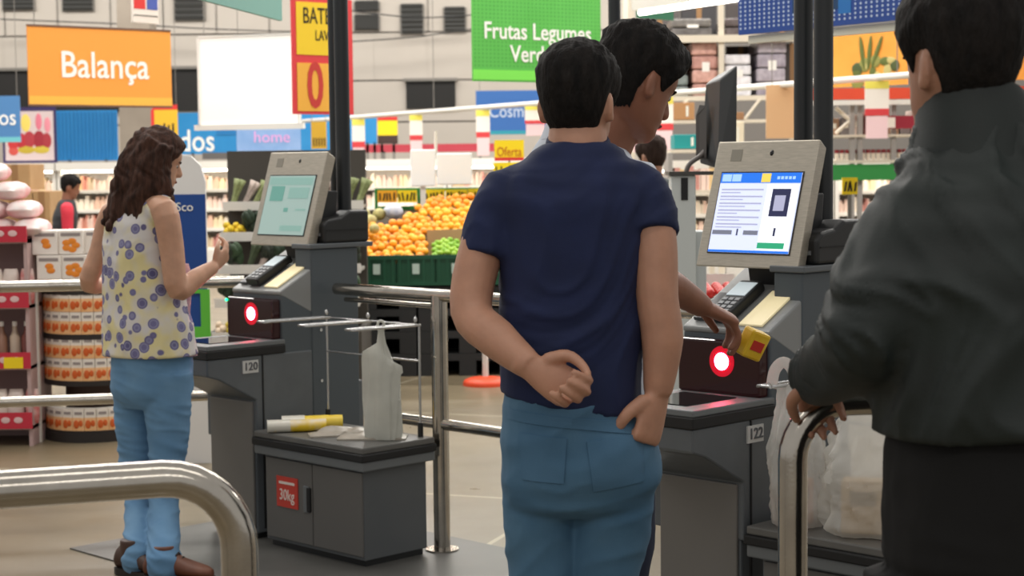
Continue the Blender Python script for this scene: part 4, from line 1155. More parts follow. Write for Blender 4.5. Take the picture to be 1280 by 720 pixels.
for si, z in enumerate(zs):
    x = at(-60, 400, YR).x
    k = 0
    while x < sh.location.x + xr1 - 0.05:
        w_ = random.uniform(0.06, 0.085)
        if si == 3:
            pillow('sugar_bag', (x + w_ / 2, YR + 0.2, z + 0.002), 0.30, 0.17, 0.11, (0, 0, 1.57), mat('sack_white', (240, 232, 228), 0.5, c2=(226, 160, 160), scale=7, contrast=0.02), 'white and red sack lying on top of the red-edged shelf', 'sack', 'sacks on the red-edged shelf', k)
            x += 0.06
            x += 0.12
        elif si % 2 == 0:
            pillow('snack_bag', (x + w_ / 2 + 0.02, YR + 0.10, z + 0.098), 0.19, w_ + 0.01, 0.06, (0, -1.5, PI / 2 + 0.1 * (k % 3)), mat('snack_%d' % (k % 3), [(206, 190, 180), (196, 60, 66), (226, 214, 200)][k % 3], 0.4, c2=(230, 214, 205), scale=12), 'glossy snack bag standing on the %s with red edge' % tnm[si], 'snack bag', 'snack bags on the red-edged shelf', k)
            x += w_ + 0.012
        else:
            b = empty('sauce_bottle', (x + w_ / 2, YR + 0.1, z + 0.001), 0, 'small bottle standing on the %s with red edge' % tnm[si], 'bottle', 'bottles on the red-edged shelf')
            rr2 = 0.030
            prof = [(0, rr2), (0.15, rr2), (0.18, rr2 * 0.5), (0.21, rr2 * 0.42)]
            MB().loft([[V3((r2_ * math.cos(2 * PI * j / 12), r2_ * math.sin(2 * PI * j / 12), zz)) for j in range(12)] for zz, r2_ in prof]).build('glass_body', mat('bottle_%d' % (k % 3), [(150, 110, 90), (190, 170, 150), (120, 60, 50)][k % 3], 0.2), b, smooth=True)
            MB().cyl((0, 0, 0.21), rr2 * 0.46, 0.025, 12).build('cap', mat('cap_white', (230, 226, 220), 0.5), b, smooth=True)
            x += 0.068
        k += 1
# loose sacks piled behind
random.seed(8)
for i, (px, py, Y_) in enumerate([(6, 268, 9.72), (20, 275, 9.74), (2, 250, 9.86), (14, 255, 9.88), (40, 292, 9.9)]):
    p = at(px, py, Y_)
pl_z = zs[-1] + 0.155
for i, (dx, k_) in enumerate([(-0.42, 1), (-0.24, 1), (-0.07, 1), (-0.34, 2), (-0.15, 2), (-0.25, 3)]):
    pillow('sugar_bag', (at(34, 300, YR).x + dx, YR + 0.2 + 0.01 * i, zs[-1] + 0.002 + 0.104 * k_), 0.28, 0.17, 0.105, (0, 0, 1.4 + 0.1 * (i % 3)), mat('sack_white', (240, 232, 228), 0.5), 'white sack in the %s layer heaped above the red-edged shelf' % ['', 'lower', 'middle', 'topmost'][k_], 'sack', 'heaped sacks above the red-edged shelf', i)
# cardboard boxes behind
TAPE = mat('parcel_tape', (140, 104, 66), 0.5)
def carton(px0, px1, y0, y1, Y, d_, label, z0=None):
    a = at(px0, y1, Y); b = at(px1, y0, Y)
    zb = a.z if z0 is None else z0
    c = empty('cardboard_box', ((a.x + b.x) / 2, Y, zb), 0, label, 'box', 'cardboard boxes stacked at the left')
    w_ = (b.x - a.x) / 2
    MB().box(-w_, w_, 0, d_, 0, b.z - zb).build('carton', CARD, c, bevel=0.006)
    MB().box(-0.03, 0.03, -0.002, 0.0, 0, b.z - zb).build('tape', TAPE, c)
    return c
g = at(0, 400, 16).z
zA = at(15, 275, 16.0).z
carton(-60, -1, 205, 238, 16.0, 0.5, 'top cardboard box cut by the left picture edge')
carton(0, 37, 205, 238, 16.0, 0.5, 'top cardboard box of the stack under the meat picture')
carton(-60, -10, 239, 275, 16.0, 0.5, 'second cardboard box cut by the left picture edge')
carton(-9, 40, 239, 275, 16.0, 0.5, 'second cardboard box of the stack under the meat picture')
carton(42, 62, 239, 275, 16.0, 0.5, 'narrow cardboard box beside the worker')
hz = zA / 2
for (p0_, p1_, nm) in ((-60, -10, 'cut by the left picture edge'), (-9, 40, 'under the meat picture'), (42, 62, 'beside the worker')):
    a = at(p0_, 275, 16.0)
    for k in range(2):
        c = carton(p0_, p1_, 239, 275, 16.0, 0.5, ('lowest' if k == 0 else 'second lowest') + ' cardboard box of the column ' + nm, None)
        c.location.z = k * hz
        for ch in c.children:
            ch.scale.z = (hz - 0.002) / 0.2685 if False else 1.0
        for ch in c.children:
            for v in []: pass
        hh = max((q.co.z for q in c.children[0].data.vertices))
        for ch in c.children: ch.scale.z = (hz - 0.002) / hh

# ---------------------------------------------------------------- pallet racking, right
YK = 19.2
RKW = mat('rack_cream', (214, 204, 186), 0.5); RKG = mat('rack_grey', (150, 146, 142), 0.5)
rk = empty('pallet_rack', (at(920, 300, YK).x, YK, 0), 0, 'tall cream pallet rack above the lit kiosk screen', 'rack')
ox = rk.location.x
def rx_(px): return at(px, 150, YK).x - ox
def rz_(py, px=920): return at(px, py, YK).z
for px in (790, 902, 1008):
    MB().box(rx_(px) - 0.03, rx_(px) + 0.03, 0.0, 0.06, 0, rz_(-40)).build('upright', RKW, rk)
    MB().box(rx_(px) - 0.03, rx_(px) + 0.03, 0.95, 1.01, 0, rz_(-40)).build('upright', RKW, rk)
for (yl, yr, th) in ((45, 33, 9), (121, 105, 6), (151, 147, 4)):
    a = V3((rx_(790), -0.05, rz_(yl, 790))); b = V3((rx_(1008), -0.05, rz_(yl, 790) + 0.0))
    MB().box(a.x, b.x, -0.04, 0.0, a.z - th * YK / FPX, a.z).build('beam', RKW, rk)
    MB().box(a.x, b.x, 0.0, 1.0, a.z - 0.02, a.z - 0.005).build('deck', RKG, rk)
for (x0, y0, x1, y1) in ((838, 146, 860, 124), (930, 150, 950, 124)):
    MB().tube([(rx_(x0), -0.03, rz_(y0)), (rx_(x1), -0.03, rz_(y1))], 0.018, 8).build('brace', RKW, rk)
def load(px0, px1, y0, y1, cols, label, layers=4):
    a = at(px0, y1, YK + 0.08); b = at(px1, y0, YK + 0.08)
    zb = None
    e_ = empty('wrapped_load', ((a.x + b.x) / 2, YK + 0.08, a.z), 0, label, 'pallet load', 'film-wrapped loads on the pallet rack')
    w_ = (b.x - a.x) / 2; H_ = b.z - a.z
    for k in range(layers):
        z0 = H_ * k / layers; z1 = H_ * (k + 1) / layers - 0.012
        j = random.uniform(-0.01, 0.01)
        MB().box(-w_ + 0.01 + j, w_ - 0.01 + j, 0, 0.8, z0, z1).build('wrapped_pack', mat('load_%d_%d_%d' % cols[k % len(cols)], cols[k % len(cols)], 0.3, c2=tuple(min(255, q + 40) for q in cols[k % len(cols)]), scale=14), e_, bevel=0.02)
    MB().box(-w_ * 0.2, w_ * 0.35, -0.004, 0, H_ * 0.45, H_ * 0.62).build('paper_slip', mat('slip_white', (240, 236, 230), 0.6), e_)
    return e_
random.seed(2)
zbm = rz_(121, 790)
for (p0_, p1_, yt, cols, lab) in ((833, 860, 60, [(120, 128, 126), (100, 110, 108)], 'grey film-wrapped load by the man in white shirt'), (864, 898, 48, [(170, 122, 112), (186, 140, 128)], 'pinkish brown film-wrapped load beside the black monitor'), (905, 940, 64, [(206, 204, 208)], 'pale grey carton load behind the black monitor'), (945, 983, 46, [(138, 130, 142), (150, 142, 152)], 'lilac grey film-wrapped load above the cardboard panel')):
    e_ = load(p0_, p1_, yt, 118, cols, lab)
    e_.location.z = zbm - 0.004
for (p0_, p1_, cols, lab) in ((838, 890, [(80, 76, 74), (96, 92, 88)], 'dark load on the upper rack level beside the lamp'), (905, 960, [(70, 60, 60)], 'dark brown load on the upper rack level under the blue sign')):
    e_ = load(p0_, p1_, 12, 36, cols, lab, 2); e_.location.z = rz_(45, 790) - 0.004
random.seed(41)  # dark blocks added to stand in for shade between the rack beams
for i, (p0_, p1_, lv) in enumerate([(800, 836, 0), (838, 872, 0), (874, 898, 0), (908, 944, 0), (946, 975, 0), (977, 1004, 0), (800, 850, 1), (852, 896, 1), (908, 950, 1), (952, 1003, 1)]):
    a = at(p0_, 100, YK + 0.9); b = at(p1_, 100, YK + 0.9)
    z0_ = (zbm if lv == 0 else rz_(45, 790)) - 0.004
    hh = random.uniform(0.55, 0.66) if lv == 0 else random.uniform(0.4, 0.6)
    e_ = empty('stored_carton', ((a.x + b.x) / 2, YK + 0.9, z0_), 0, 'dark filler for the shaded gap at the back of the %s rack level' % ('lower' if lv == 0 else 'upper'), 'carton', 'dark fillers at the back of the pallet rack')
    w_ = (b.x - a.x) / 2
    cc_ = random.choice([(70, 64, 62), (86, 80, 78), (60, 58, 60), (96, 84, 76)])
    MB().box(-w_, w_, 0, 0.1, 0, hh).build('carton', mat('stored_%d' % cc_[0], cc_, 0.8), e_, bevel=0.01)
    MB().box(-0.03, 0.03, -0.002, 0, 0, hh).build('tape', TAPE, e_)
cp = MB().box(at(958, 140, 15.5).x, at(1002, 140, 15.5).x, 15.5, 15.53, at(980, 173, 15.5).z, at(980, 106, 15.5).z)
cpo = cp.build('cardboard_sheet', mat('panel_tan', (206, 166, 124), 0.8), origin=(at(980, 140, 15.5).x, 15.5, at(980, 173, 15.5).z)); tag(cpo, 'plain tan cardboard panel left of the dark poles', 'panel')
for px in (965, 995):
    q_ = at(px, 106, 15.515) - V3(cpo.location)
    MB().tube([q_ - V3((0, 0, 0.02)), q_ + V3((0, 0, 4.0))], 0.004, 6).build('hanging_cable', VENTF, cpo)
# row of lower rack goods
for i, (p0_, p1_, y0, y1, Y_, c, lab) in enumerate([(843, 875, 168, 186, 15.8, (20, 140, 140), 'teal box on the rack below the man in white\'s face'), (880, 930, 140, 150, 19.15, (150, 110, 76), 'brown carton on the low rack beam'), (838, 868, 128, 150, 19.15, (176, 130, 84), 'tan carton beside the rack brace'), (905, 930, 152, 187, 15.8, (224, 214, 190), 'cream carton left of the cardboard panel')]):
    a = at(p0_, y1, Y_); b = at(p1_, y0, Y_)
    e_ = empty('goods_carton', ((a.x + b.x) / 2, Y_, a.z), 0, lab, 'carton')
    w_ = (b.x - a.x) / 2
    MB().box(-w_, w_, 0, 0.4, 0, b.z - a.z).build('carton', mat('goods_%d' % i, c, 0.6), e_, bevel=0.005)
    MB().box(w_ * 0.3, w_ * 0.5, -0.003, 0, (b.z - a.z) * 0.2, (b.z - a.z) * 0.8).build('print', mat('goods_print', (226, 226, 214), 0.6), e_)
# a long shelf carrying those goods
a = at(838, 187, 15.75); b = at(960, 187, 15.75)
e_ = empty('display_shelf', ((a.x + b.x) / 2, 15.75, 0), 0, 'open display shelf under the teal box', 'shelf')
w_ = (b.x - a.x) / 2
MB().box(-w_, w_, 0, 0.5, a.z - 0.03, a.z - 0.001).build('shelf_top', RKW, e_)
for s in (-1, 1):
    MB().box(s * w_ - 0.02, s * w_ + 0.02, 0, 0.5, 0, a.z - 0.03).build('leg_panel', RKG, e_)
rm = MB(); x = -w_ + 0.04
while x < w_ - 0.08:
    wd = random.uniform(0.05, 0.07); rm.box(x, x + wd - 0.006, 0.02, 0.3, a.z - 0.37, a.z - 0.37 + random.uniform(0.18, 0.26)); x += wd
MB().box(-w_, w_, 0, 0.5, a.z - 0.40, a.z - 0.371).build('shelf_board', RKW, e_)
o = rm.build('product_row', RICH, e_, fix=False); o['kind'] = 'stuff'
# warehouse lamp and green sign at the top
lp = at(868, 6, 13.0)
e_ = empty('ceiling_lamp', lp, math.radians(-60), 'fluorescent lamp above the pallet rack', 'lamp')
MB().box(-0.75, 0.75, -0.06, 0.06, 0.02, 0.10).build('housing', WHITE, e_)
MB().tube([(-0.72, 0, 0), (0.72, 0, 0)], 0.022, 12).build('tube_lamp', mat('lamp_tube', (255, 250, 240), 0.4, emit=(255, 248, 236), estr=6.0), e_, smooth=True)
for s in (-0.5, 0.5): MB().tube([(s, 0, 0.1), (s, 0, 3.5)], 0.004, 6).build('hanging_cable', VENTF, e_)
r, W, H = board('hanging_sign', 797, 14.5, 842, 14.8, -20, 24, mat('sign_deep_green', (38, 104, 76), 0.5), 'deep green hanging sign above the man in white shirt')
# dark pole beside the head of the man in white
pq = at(768, 30, 9.0)
e_ = empty('steel_column', (pq.x, 9.0, 0), 0, 'dark steel column behind the two men\'s heads', 'column')
MB().tube([(0, 0, 0.01), (0, 0, 6.5)], 0.032, 16).build('shaft', DKPOLE, e_, smooth=True); MB().box(-0.09, 0.09, -0.09, 0.09, 0, 0.012).build('base_plate', DKPOLE, e_)
# blue dotted sign
BDS = mat('sign_royal_blue', (36, 76, 160), 0.5)
r, W, H = board('hanging_sign', 923, 8.9, 1142, 8.0, -30, 34, BDS, 'royal blue hanging sign with white dots above kiosk 122')
dm = MB()
nx, nz = 34, 10
for i in range(nx):
    for j in range(nz):
        x = -W / 2 + W * (i + 0.5) / nx; z = 0.02 + (H - 0.03) * (j + 0.5) / nz
        if abs(x + 0.04) < 0.15 and z > 0.08: continue
        dm.cyl((x, 0.0, z), 0.0065, -0.0015, 8, axis='y')
o = dm.build('dot_print', mat('dot_pale', (196, 214, 240), 0.6), r, fix=False); o['kind'] = 'stuff'
MB().box(-0.19, 0.11, -0.002, 0, 0.08, H).build('darker_field', mat('field_navy', (18, 66, 110), 0.5), r)
MB().box(0.11, 0.19, -0.002, 0, 0.055, H).build('bright_field', mat('field_azure', (30, 120, 200), 0.5), r)
MB().box(-W / 2 + 0.04, W / 2 + 0.1, 0.03, 0.06, -0.045, -0.005).build('white_profile', mat('profile_cream', (224, 222, 206), 0.5), r)
# orange vegetable picture sign, and the one at the right edge
r, W, H = board('picture_sign', 1020, 15.6, 1134, 15.0, 36, 108, mat('picture_amber', (232, 170, 70), 0.55, c2=(240, 150, 50), scale=2), 'orange sign with picture of green vegetables beside the dark poles')
random.seed(6)
for k in range(16):
    fx = random.uniform(0.42, 0.92); fz = random.uniform(0.06, 0.5)
    c = random.choice([(92, 104, 40), (140, 140, 70), (70, 84, 40), (186, 176, 110)])
    MB().ell(((fx - 0.5) * W, -0.006, fz * H), random.uniform(0.03, 0.07), 0.004, random.uniform(0.03, 0.07), 12, 7).build('printed_vegetable', mat('vegprint_%d' % c[0], c, 0.6), r, smooth=True)
for (fx, tilt) in ((0.52, -0.15), (0.60, 0.1), (0.68, 0.35)):
    MB().ell((0, 0, 0), 0.02, 0.004, 0.15, 10, 8).xform(Matrix.Translation(((fx - 0.5) * W, -0.009, 0.58 * H)) @ Matrix.Rotation(tilt, 4, 'Y')).build('printed_stalk', mat('vegprint_92', (92, 104, 40), 0.6), r, smooth=True)
r, W, H = board('hanging_sign', 1258, 14.0, 1340, 14.3, 12, 100, mat('sign_orange', (245, 158, 62), 0.55), 'orange hanging sign cut off at the right edge')
lettering('n', 0.28, TXTW, r, -W / 2 + 0.14, -0.004, H * 0.5)
# red-beamed rack under the vegetable picture
rk2 = empty('red_beam_rack', (at(1100, 200, 14.6).x, 14.6, 0), 0, 'rack with orange-red beam behind the man in dark jacket', 'rack')
ox2 = rk2.location.x
def r2x(px): return at(px, 150, 14.6).x - ox2
def r2z(py): return at(1100, py, 14.6).z
MB().box(r2x(1010), r2x(1300), -0.03, 0.02, r2z(124), r2z(110)).build('red_beam', mat('beam_red', (222, 78, 48), 0.5), rk2)
MB().box(r2x(1010), r2x(1300), -0.04, 0.02, r2z(131), r2z(125)).build('white_strip', WHITE, rk2)
for px in (1066, 1076, 1118, 1290):
    MB().box(r2x(px) - 0.02, r2x(px) + 0.02, 0.02, 0.06, 0, r2z(110)).build('upright', RKG, rk2)
for (y0, y1) in ((150, 134), (150, 166)):
    MB().tube([(r2x(1046), 0.04, r2z(y1)), (r2x(1064), 0.04, r2z(y0))], 0.016, 8).build('brace', RKW, rk2)
MB().box(r2x(1098), r2x(1300), -0.03, 0.0, r2z(161), r2z(145)).build('maroon_strip', mat('strip_maroon', (150, 30, 50), 0.5), rk2)
MB().box(r2x(1108), r2x(1118), -0.034, -0.03, r2z(160), r2z(147)).build('shelf_tag', CARDW, rk2)
MB().box(r2x(1010), r2x(1300), 0.0, 0.5, r2z(204), r2z(200)).build('shelf', RKW, rk2)
MB().box(r2x(1010), r2x(1300), -0.02, 0.0, r2z(225), r2z(205)).build('green_strip', GRN, rk2)
MB().box(r2x(1010), r2x(1300), 0.0, 0.5, r2z(171), r2z(168)).build('shelf', RKW, rk2)
random.seed(31)
for i in range(9):
    x0 = r2x(1040 + i * 15) ; cc_ = [(150, 120, 96), (110, 104, 104), (190, 170, 160), (120, 70, 66), (176, 176, 180)][i % 5]
    e_ = empty('stock_carton', (ox2 + x0 + 0.045, 14.75, r2z(168) + 0.001), 0, '%s stock carton under the orange-red beam' % ['brown', 'dark grey', 'pale', 'dull red', 'light grey'][i % 5], 'carton', 'stock cartons on the red-beamed rack')
    hh = random.uniform(0.14, 0.22)
    MB().box(-0.045, 0.045, 0, 0.25, 0, hh).build('carton', mat('stock_%d' % (i % 5), cc_, 0.7), e_, bevel=0.004)
    MB().box(-0.02, 0.02, -0.002, 0, hh * 0.4, hh * 0.7).build('print', mat('goods_print', (226, 226, 214), 0.6), e_)
for i in range(14):
    px = 1046 + i * 6.5
    b = empty('jar', (at(px, 195, 14.7).x, 14.7, r2z(200) + 0.001), 0, 'dark red topped jar on the rack behind the dark poles', 'jar', 'jars on the red-beamed rack')
    MB().cyl((0, 0, 0), 0.019, 0.06, 10).build('glass_body', mat('jar_cream', (226, 214, 196), 0.3), b, smooth=True)
    MB().cyl((0, 0, 0.06), 0.020, 0.03, 10).build('lid', mat('jar_lid', (130, 34, 40), 0.4), b, smooth=True)

# ---------------------------------------------------------------- grey cashier post with black monitor seen edge-on
YM = 6.9
pm2 = at(855, 400, YM)
e_ = empty('cashier_post', (pm2.x, YM, 0), 0, 'pale grey cashier post with a black monitor on top', 'cashier post')
ztp = at(855, 219, YM).z
wq = 15.5 * YM / FPX
MB().box(-wq, wq, 0, 0.10, 0, ztp).build('column', mat('post_grey', (222, 228, 226), 0.45), e_, bevel=0.006)
MB().box(wq, wq + 0.045, 0.03, 0.20, 0, at(855, 290, YM).z).build('side_panel', mat('post_grey2', (206, 212, 212), 0.45), e_, bevel=0.004)
MB().box(-wq * 0.2, wq * 0.35, -0.004, 0, ztp - 0.10, ztp - 0.01).build('dark_slot', BLACKP, e_)
MB().box(-wq - 0.01, wq + 0.12, -0.02, 0.14, ztp, ztp + 0.015).build('top_plate', mat('plate_dark', (80, 78, 74), 0.5), e_)
def mq(px, py, dY): return at(px, py, YM + dY) - V3((pm2.x, YM, 0))
frn = [mq(897, 212, -0.05), mq(921, 186, -0.16), mq(922, 80, -0.16), mq(900, 99, -0.05)]
bck = [mq(874, 205, 0.10), mq(900, 190, 0.04), mq(900, 92, 0.04), mq(882, 104, 0.10)]
mo2 = MB().loft([bck, frn]).build('monitor', mat('monitor_black', (30, 32, 34), 0.3), e_, bevel=0.008)
MB().loft([[mq(874, 200, 0.08), mq(884, 200, 0.03), mq(884, 130, 0.03), mq(874, 130, 0.08)], [mq(869, 196, 0.10), mq(872, 196, 0.09), mq(872, 145, 0.09), mq(869, 145, 0.10)]]).build('rear_housing', mat('monitor_grey', (70, 66, 64), 0.4), e_, bevel=0.006)
MB().tube([mq(893, 160, 0.05), mq(880, 190, 0.06), mq(862, 205, 0.05), mq(857, 219, 0.05)], 0.010, 10, smooth=6).build('monitor_arm', mat('arm_grey', (110, 104, 100), 0.4), e_, smooth=True)
# tray of red tomatoes behind
tr = empty('produce_tray', (at(890, 372, 8.4).x, 8.4, 0), 0, 'white tray table of red tomatoes behind kiosk 122', 'produce tray')
zt2 = at(890, 374, 8.4).z
MB().box(-0.16, 0.16, 0, 0.4, zt2 - 0.04, zt2).build('tray', WHITE, tr); MB().box(-0.14, 0.14, 0.03, 0.37, 0, zt2 - 0.04).build('pedestal', GREYL, tr)
MB().box(-0.16, 0.16, 0.39, 0.40, zt2, zt2 + 0.10).build('tray_back', WHITE, tr)
TOM = MB().ell((0, 0, 0), 0.028, 0.028, 0.025, 12, 8).mesh('tomato'); TOM.polygons.foreach_set('use_smooth', [True] * len(TOM.polygons)); TOM.materials.append(mat('tomato_red', (196, 36, 28), 0.3))
for i in range(5):
    for j in range(5):
        o = link('tomato', TOM, None, None, (tr.location.x - 0.12 + i * 0.058, 8.45 + j * 0.06, zt2 + 0.025 + 0.004 * j)); tag(o, 'red tomato in the white tray behind kiosk 122', 'tomato', 'tomatoes in the tray')
# ============================================================ people
def hring(c, hw, hd, rot=0.0, n=28, p=2.3, slope=0.0, slopey=0.0):
    ca, sa = math.cos(rot), math.sin(rot); out = []
    for j in range(n):
        a = 2 * PI * j / n
        x = hw * math.copysign(abs(math.cos(a)) ** (2 / p), math.cos(a)); y = hd * math.copysign(abs(math.sin(a)) ** (2 / p), math.sin(a))
        out.append(V3((c.x + x * ca - y * sa, c.y + x * sa + y * ca, c.z + slope * x + slopey * y)))
    return out
def smooth_rings(specs, k=4):
    """specs: (center V3, hw, hd, rot, slope) -> interpolated rings"""
    pts = crom([s[0] for s in specs], k)
    out = []
    m_ = len(specs) - 1
    for i, c in enumerate(pts):
        t = i / k; a = min(int(t), m_ - 1); f = t - a; f2 = f * f * (3 - 2 * f)
        L = lambda q: specs[a][q] * (1 - f2) + specs[a + 1][q] * f2
        out.append(hring(c, L(1), L(2), L(3), slope=L(4)))
    return out
HT = [(0.000, .072, .030, .022), (0.008, .086, .010, .036), (0.022, .092, -.02, .048), (0.040, .088, -.045, .055), (0.055, .092, -.060, .060), (0.068, .090, -.072, .064),
      (0.080, .087, -.082, .067), (0.100, .086, -.090, .070), (0.115, .085, -.095, .072), (0.130, .091, -.099, .074), (0.150, .093, -.102, .0755), (0.175, .087, -.101, .074), (0.195, .073, -.092, .067), (0.213, .048, -.072, .053), (0.226, .018, -.045, .034), (0.235, -.008, -.020, .006)]
def head_dims(z):
    if z <= HT[0][0]: return HT[0][1:]
    for a, b in zip(HT, HT[1:]):
        if z <= b[0]:
            f = (z - a[0]) / (b[0] - a[0]); return tuple(a[i] * (1 - f) + b[i] * f for i in (1, 2, 3))
    return HT[-1][1:]
def head_pt(th, z):
    yf, yb, w_ = head_dims(z); c = (yf + yb) / 2; r = (yf - yb) / 2
    return V3((w_ * math.cos(th), c + r * math.sin(th), z))
def frame(pos, fwd, up=(0, 0, 1), s=1.0):
    f = V3(fwd).normalized(); u = V3(up); r = f.cross(u).normalized(); u = r.cross(f)
    R = Matrix(((r.x, f.x, u.x), (r.y, f.y, u.y), (r.z, f.z, u.z)))
    return Matrix.Translation(pos) @ R.to_4x4() @ Matrix.Scale(s, 4) @ Matrix.Translation((0, 0, -0.12))
def head_into(mb, Mh):
    h = MB()
    zs_ = [0.0, .008, .022, .04, .055, .068, .08, .1, .115, .13, .15, .175, .195, .213, .226, .2345]
    h.loft([[head_pt(2 * PI * j / 28, z) for j in range(28)] for z in zs_])
    h.ell((0, .098, .086), .015, .017, .012, 12, 8)
    h.tube([(0, .080, .126), (0, .094, .108), (0, .104, .090)], [.009, .010, .012], 10, smooth=3)
    h.ell((0, .086, .060), .024, .010, .007, 12, 8); h.ell((0, .085, .049), .021, .010, .007, 12, 8)
    for s in (-1, 1):
        h.ell((s * .073, -.014, .098), .008, .018, .031, 12, 10, Matrix.Rotation(s * 0.35, 3, 'Z') @ Matrix.Rotation(0.15, 3, 'X'))
        h.ell((s * .075, -.010, .080), .007, .009, .012, 10, 8)
    h.xform(Mh); mb.v, mb.f = (mb.v + h.v, mb.f + [tuple(i + len(mb.v) for i in f) for f in h.f])
    return mb
HL = [(-1.01, .035), (-.62, .045), (-.40, .085), (-.20, .128), (.08, .128), (.28, .098), (.42, .120), (.62, .165), (1.01, .172)]
def hairline(s, tbl):
    for a, b in zip(tbl, tbl[1:]):
        if s <= b[0]:
            f = (s - a[0]) / (b[0] - a[0]); return a[1] * (1 - f) + b[1] * f
    return tbl[-1][1]
def hair_cap(Mh, thick, tbl=HL, rough=0.004, quiff=0.0, n=96, k=22, seed=0):
    outer, inner = [], []
    c = V3((0, -.005, .125))
    for i in range(k + 1):
        t = i / k; ro, ri = [], []
        for j in range(n):
            th = 2 * PI * j / n
            zl = hairline(math.sin(th), tbl) + 0.006 * noise.noise(V3((math.cos(th) * 14 + seed, math.sin(th) * 14, 2))) + 0.004 * noise.noise(V3((math.cos(th) * 40, math.sin(th) * 40, seed))); z = zl + (0.2345 - zl) * (1 - (1 - t) ** 1.6)
            p = head_pt(th, z); d = (p - c).normalized()
            fd = 0.22 + 0.45 * max(0, -math.sin(th)); e = min(1.0, 0.08 + t / fd)
            tk = thick * e + rough * e * noise.noise(V3((p.x * 70 + seed, p.y * 70, p.z * 45))) + 0.5 * rough * e * noise.noise(V3((p.x * 190 + seed, p.y * 190, p.z * 90))) + quiff * e * max(0, math.sin(th)) ** 2 * max(0, 1 - abs(t - 0.35) * 2)
            ro.append(p + d * (tk + 0.001)); ri.append(p - d * 0.006)
        outer.append(ro); inner.append(ri)
    m_ = MB()
    rings = inner[::-1] + outer
    N = n; vs = [p for r in rings for p in r]; fs = []
    for i in range(len(rings) - 1):
        for j in range(N):
            fs.append((i * N + j, i * N + (j + 1) % N, (i + 1) * N + (j + 1) % N, (i + 1) * N + j))
    fs.append(tuple(reversed(range(N)))); fs.append(tuple((len(rings) - 1) * N + j for j in range(N)))
    m_.add(vs, fs); m_.xform(Mh)
    return m_
def hand_into(mb, Wp, d, n, t, curl=(0.35, 0.5, 0.35), s=1.0, spread=0.05, thumb_in=0.35, curls=None):
    d = V3(d).normalized(); n = V3(n); n = (n - d * n.dot(d)).normalized(); t = V3(t); t = (t - d * t.dot(d)); t = (t - n * t.dot(n)).normalized()
    Wp = V3(Wp)
    def pring(q, wt, th): return [Wp + d * (q * s) + t * (wt * s * math.cos(2 * PI * j / 18)) + n * (th * s * math.sin(2 * PI * j / 18)) for j in range(18)]
    mb.loft([pring(-0.03, .026, .020), pring(0.0, .027, .019), pring(.025, .034, .018), pring(.055, .040, .016), pring(.082, .041, .0145), pring(.094, .037, .011)])
    offs = [(.0285, .086, .98), (.0095, .092, 1.07), (-.0095, .089, 1.0), (-.0275, .080, .80)]
    for i, (o, b, l) in enumerate(offs):
        cu = curls[i] if curls else curl
        sp = spread * (1.5 - i)
        p = Wp + t * (o * s) + d * ((b - .012) * s)
        ang = 0; pts = [p.copy()]; rad = [.0098 * s]
        for L_, a_, r_ in ((.050, cu[0], .0094), (.030, cu[1], .0086), (.023, cu[2], .0076)):
            ang += a_
            dr = (d * math.cos(ang) + n * math.sin(ang) + t * sp * math.cos(ang)).normalized()
            p = p + dr * (L_ * l * s); pts.append(p.copy()); rad.append(r_ * s)
        mb.tube(pts, rad, 12, smooth=3); mb.ell(p, .0076 * s, .0076 * s, .0076 * s, 10, 8)
    p = Wp + d * (.018 * s) + t * (.026 * s) + n * (.004 * s); pts = [p.copy()]; rad = [.015 * s]
    for (a, b, c, L_, r_) in ((.72, .66, .22, .042, .0125), (.88, .12 - thumb_in * .5, .45, .034, .0105), (.82, -.1 - thumb_in, .5, .027, .0085)):
        p = p + (d * a + t * b + n * c).normalized() * (L_ * s); pts.append(p.copy()); rad.append(r_ * s)
    mb.tube(pts, rad, 12, smooth=3); mb.ell(p, .0085 * s, .0085 * s, .0085 * s, 10, 8)
def shoe(root, O, ankle, toe, m, sole_m, L=0.28, w_=0.048):
    toe = V3((toe[0], toe[1], 0)).normalized(); sd = V3((-toe.y, toe.x, 0)); a = V3((ankle.x, ankle.y, 0)); base = a - toe * 0.075
    def rg(q, wd, h, z0=0.022): return [base + toe * q + sd * (wd * math.cos(th)) + V3((0, 0, z0 + (h * (0.5 + 0.5 * math.sin(th)) if True else 0))) for th in [2 * PI * j / 16 for j in range(16)]]
    k = L / 0.28
    mb = MB(); mb.loft([rg(0.0, .026, .06), rg(.02 * k, .036, .085), rg(.06 * k, .040, .105), rg(.11 * k, .041, .10), rg(.15 * k, .044, .075), rg(.20 * k, .047, .058), rg(.25 * k, .042, .045), rg(.275 * k, .026, .034), rg(.283 * k, .010, .02)])
    mb.tube([a + V3((0, 0, 0.06)), a + V3((0, 0, 0.135))], [.046, .044], 16)
    s_ = remesh('shoe', mb, 0.007, m, root, O, smooth=3)
    ms = MB(); ms.loft([[base + toe * (q * k) + sd * (wd * math.cos(th) if False else 0) + V3((0, 0, z)) for q, wd, th in []] for z in ()] or [[p + V3((0, 0, z)) for p in outline(base, toe, sd, k)] for z in (0.001, 0.026)])
    ms.build('sole', sole_m, s_, origin=O)
    lace = MB()
    for q in (.115, .135, .155):
        lace.tube([base + toe * (q * k) + sd * -.022 + V3((0, 0, .125 - (q - .1) * .75)), base + toe * (q * k + .006) + V3((0, 0, .136 - (q - .1) * .75)), base + toe * (q * k) + sd * .022 + V3((0, 0, .125 - (q - .1) * .75))], .0035, 6)
    lo_ = lace.build('laces', sole_m, s_, origin=O); lo_['kind'] = 'stuff'
    return s_
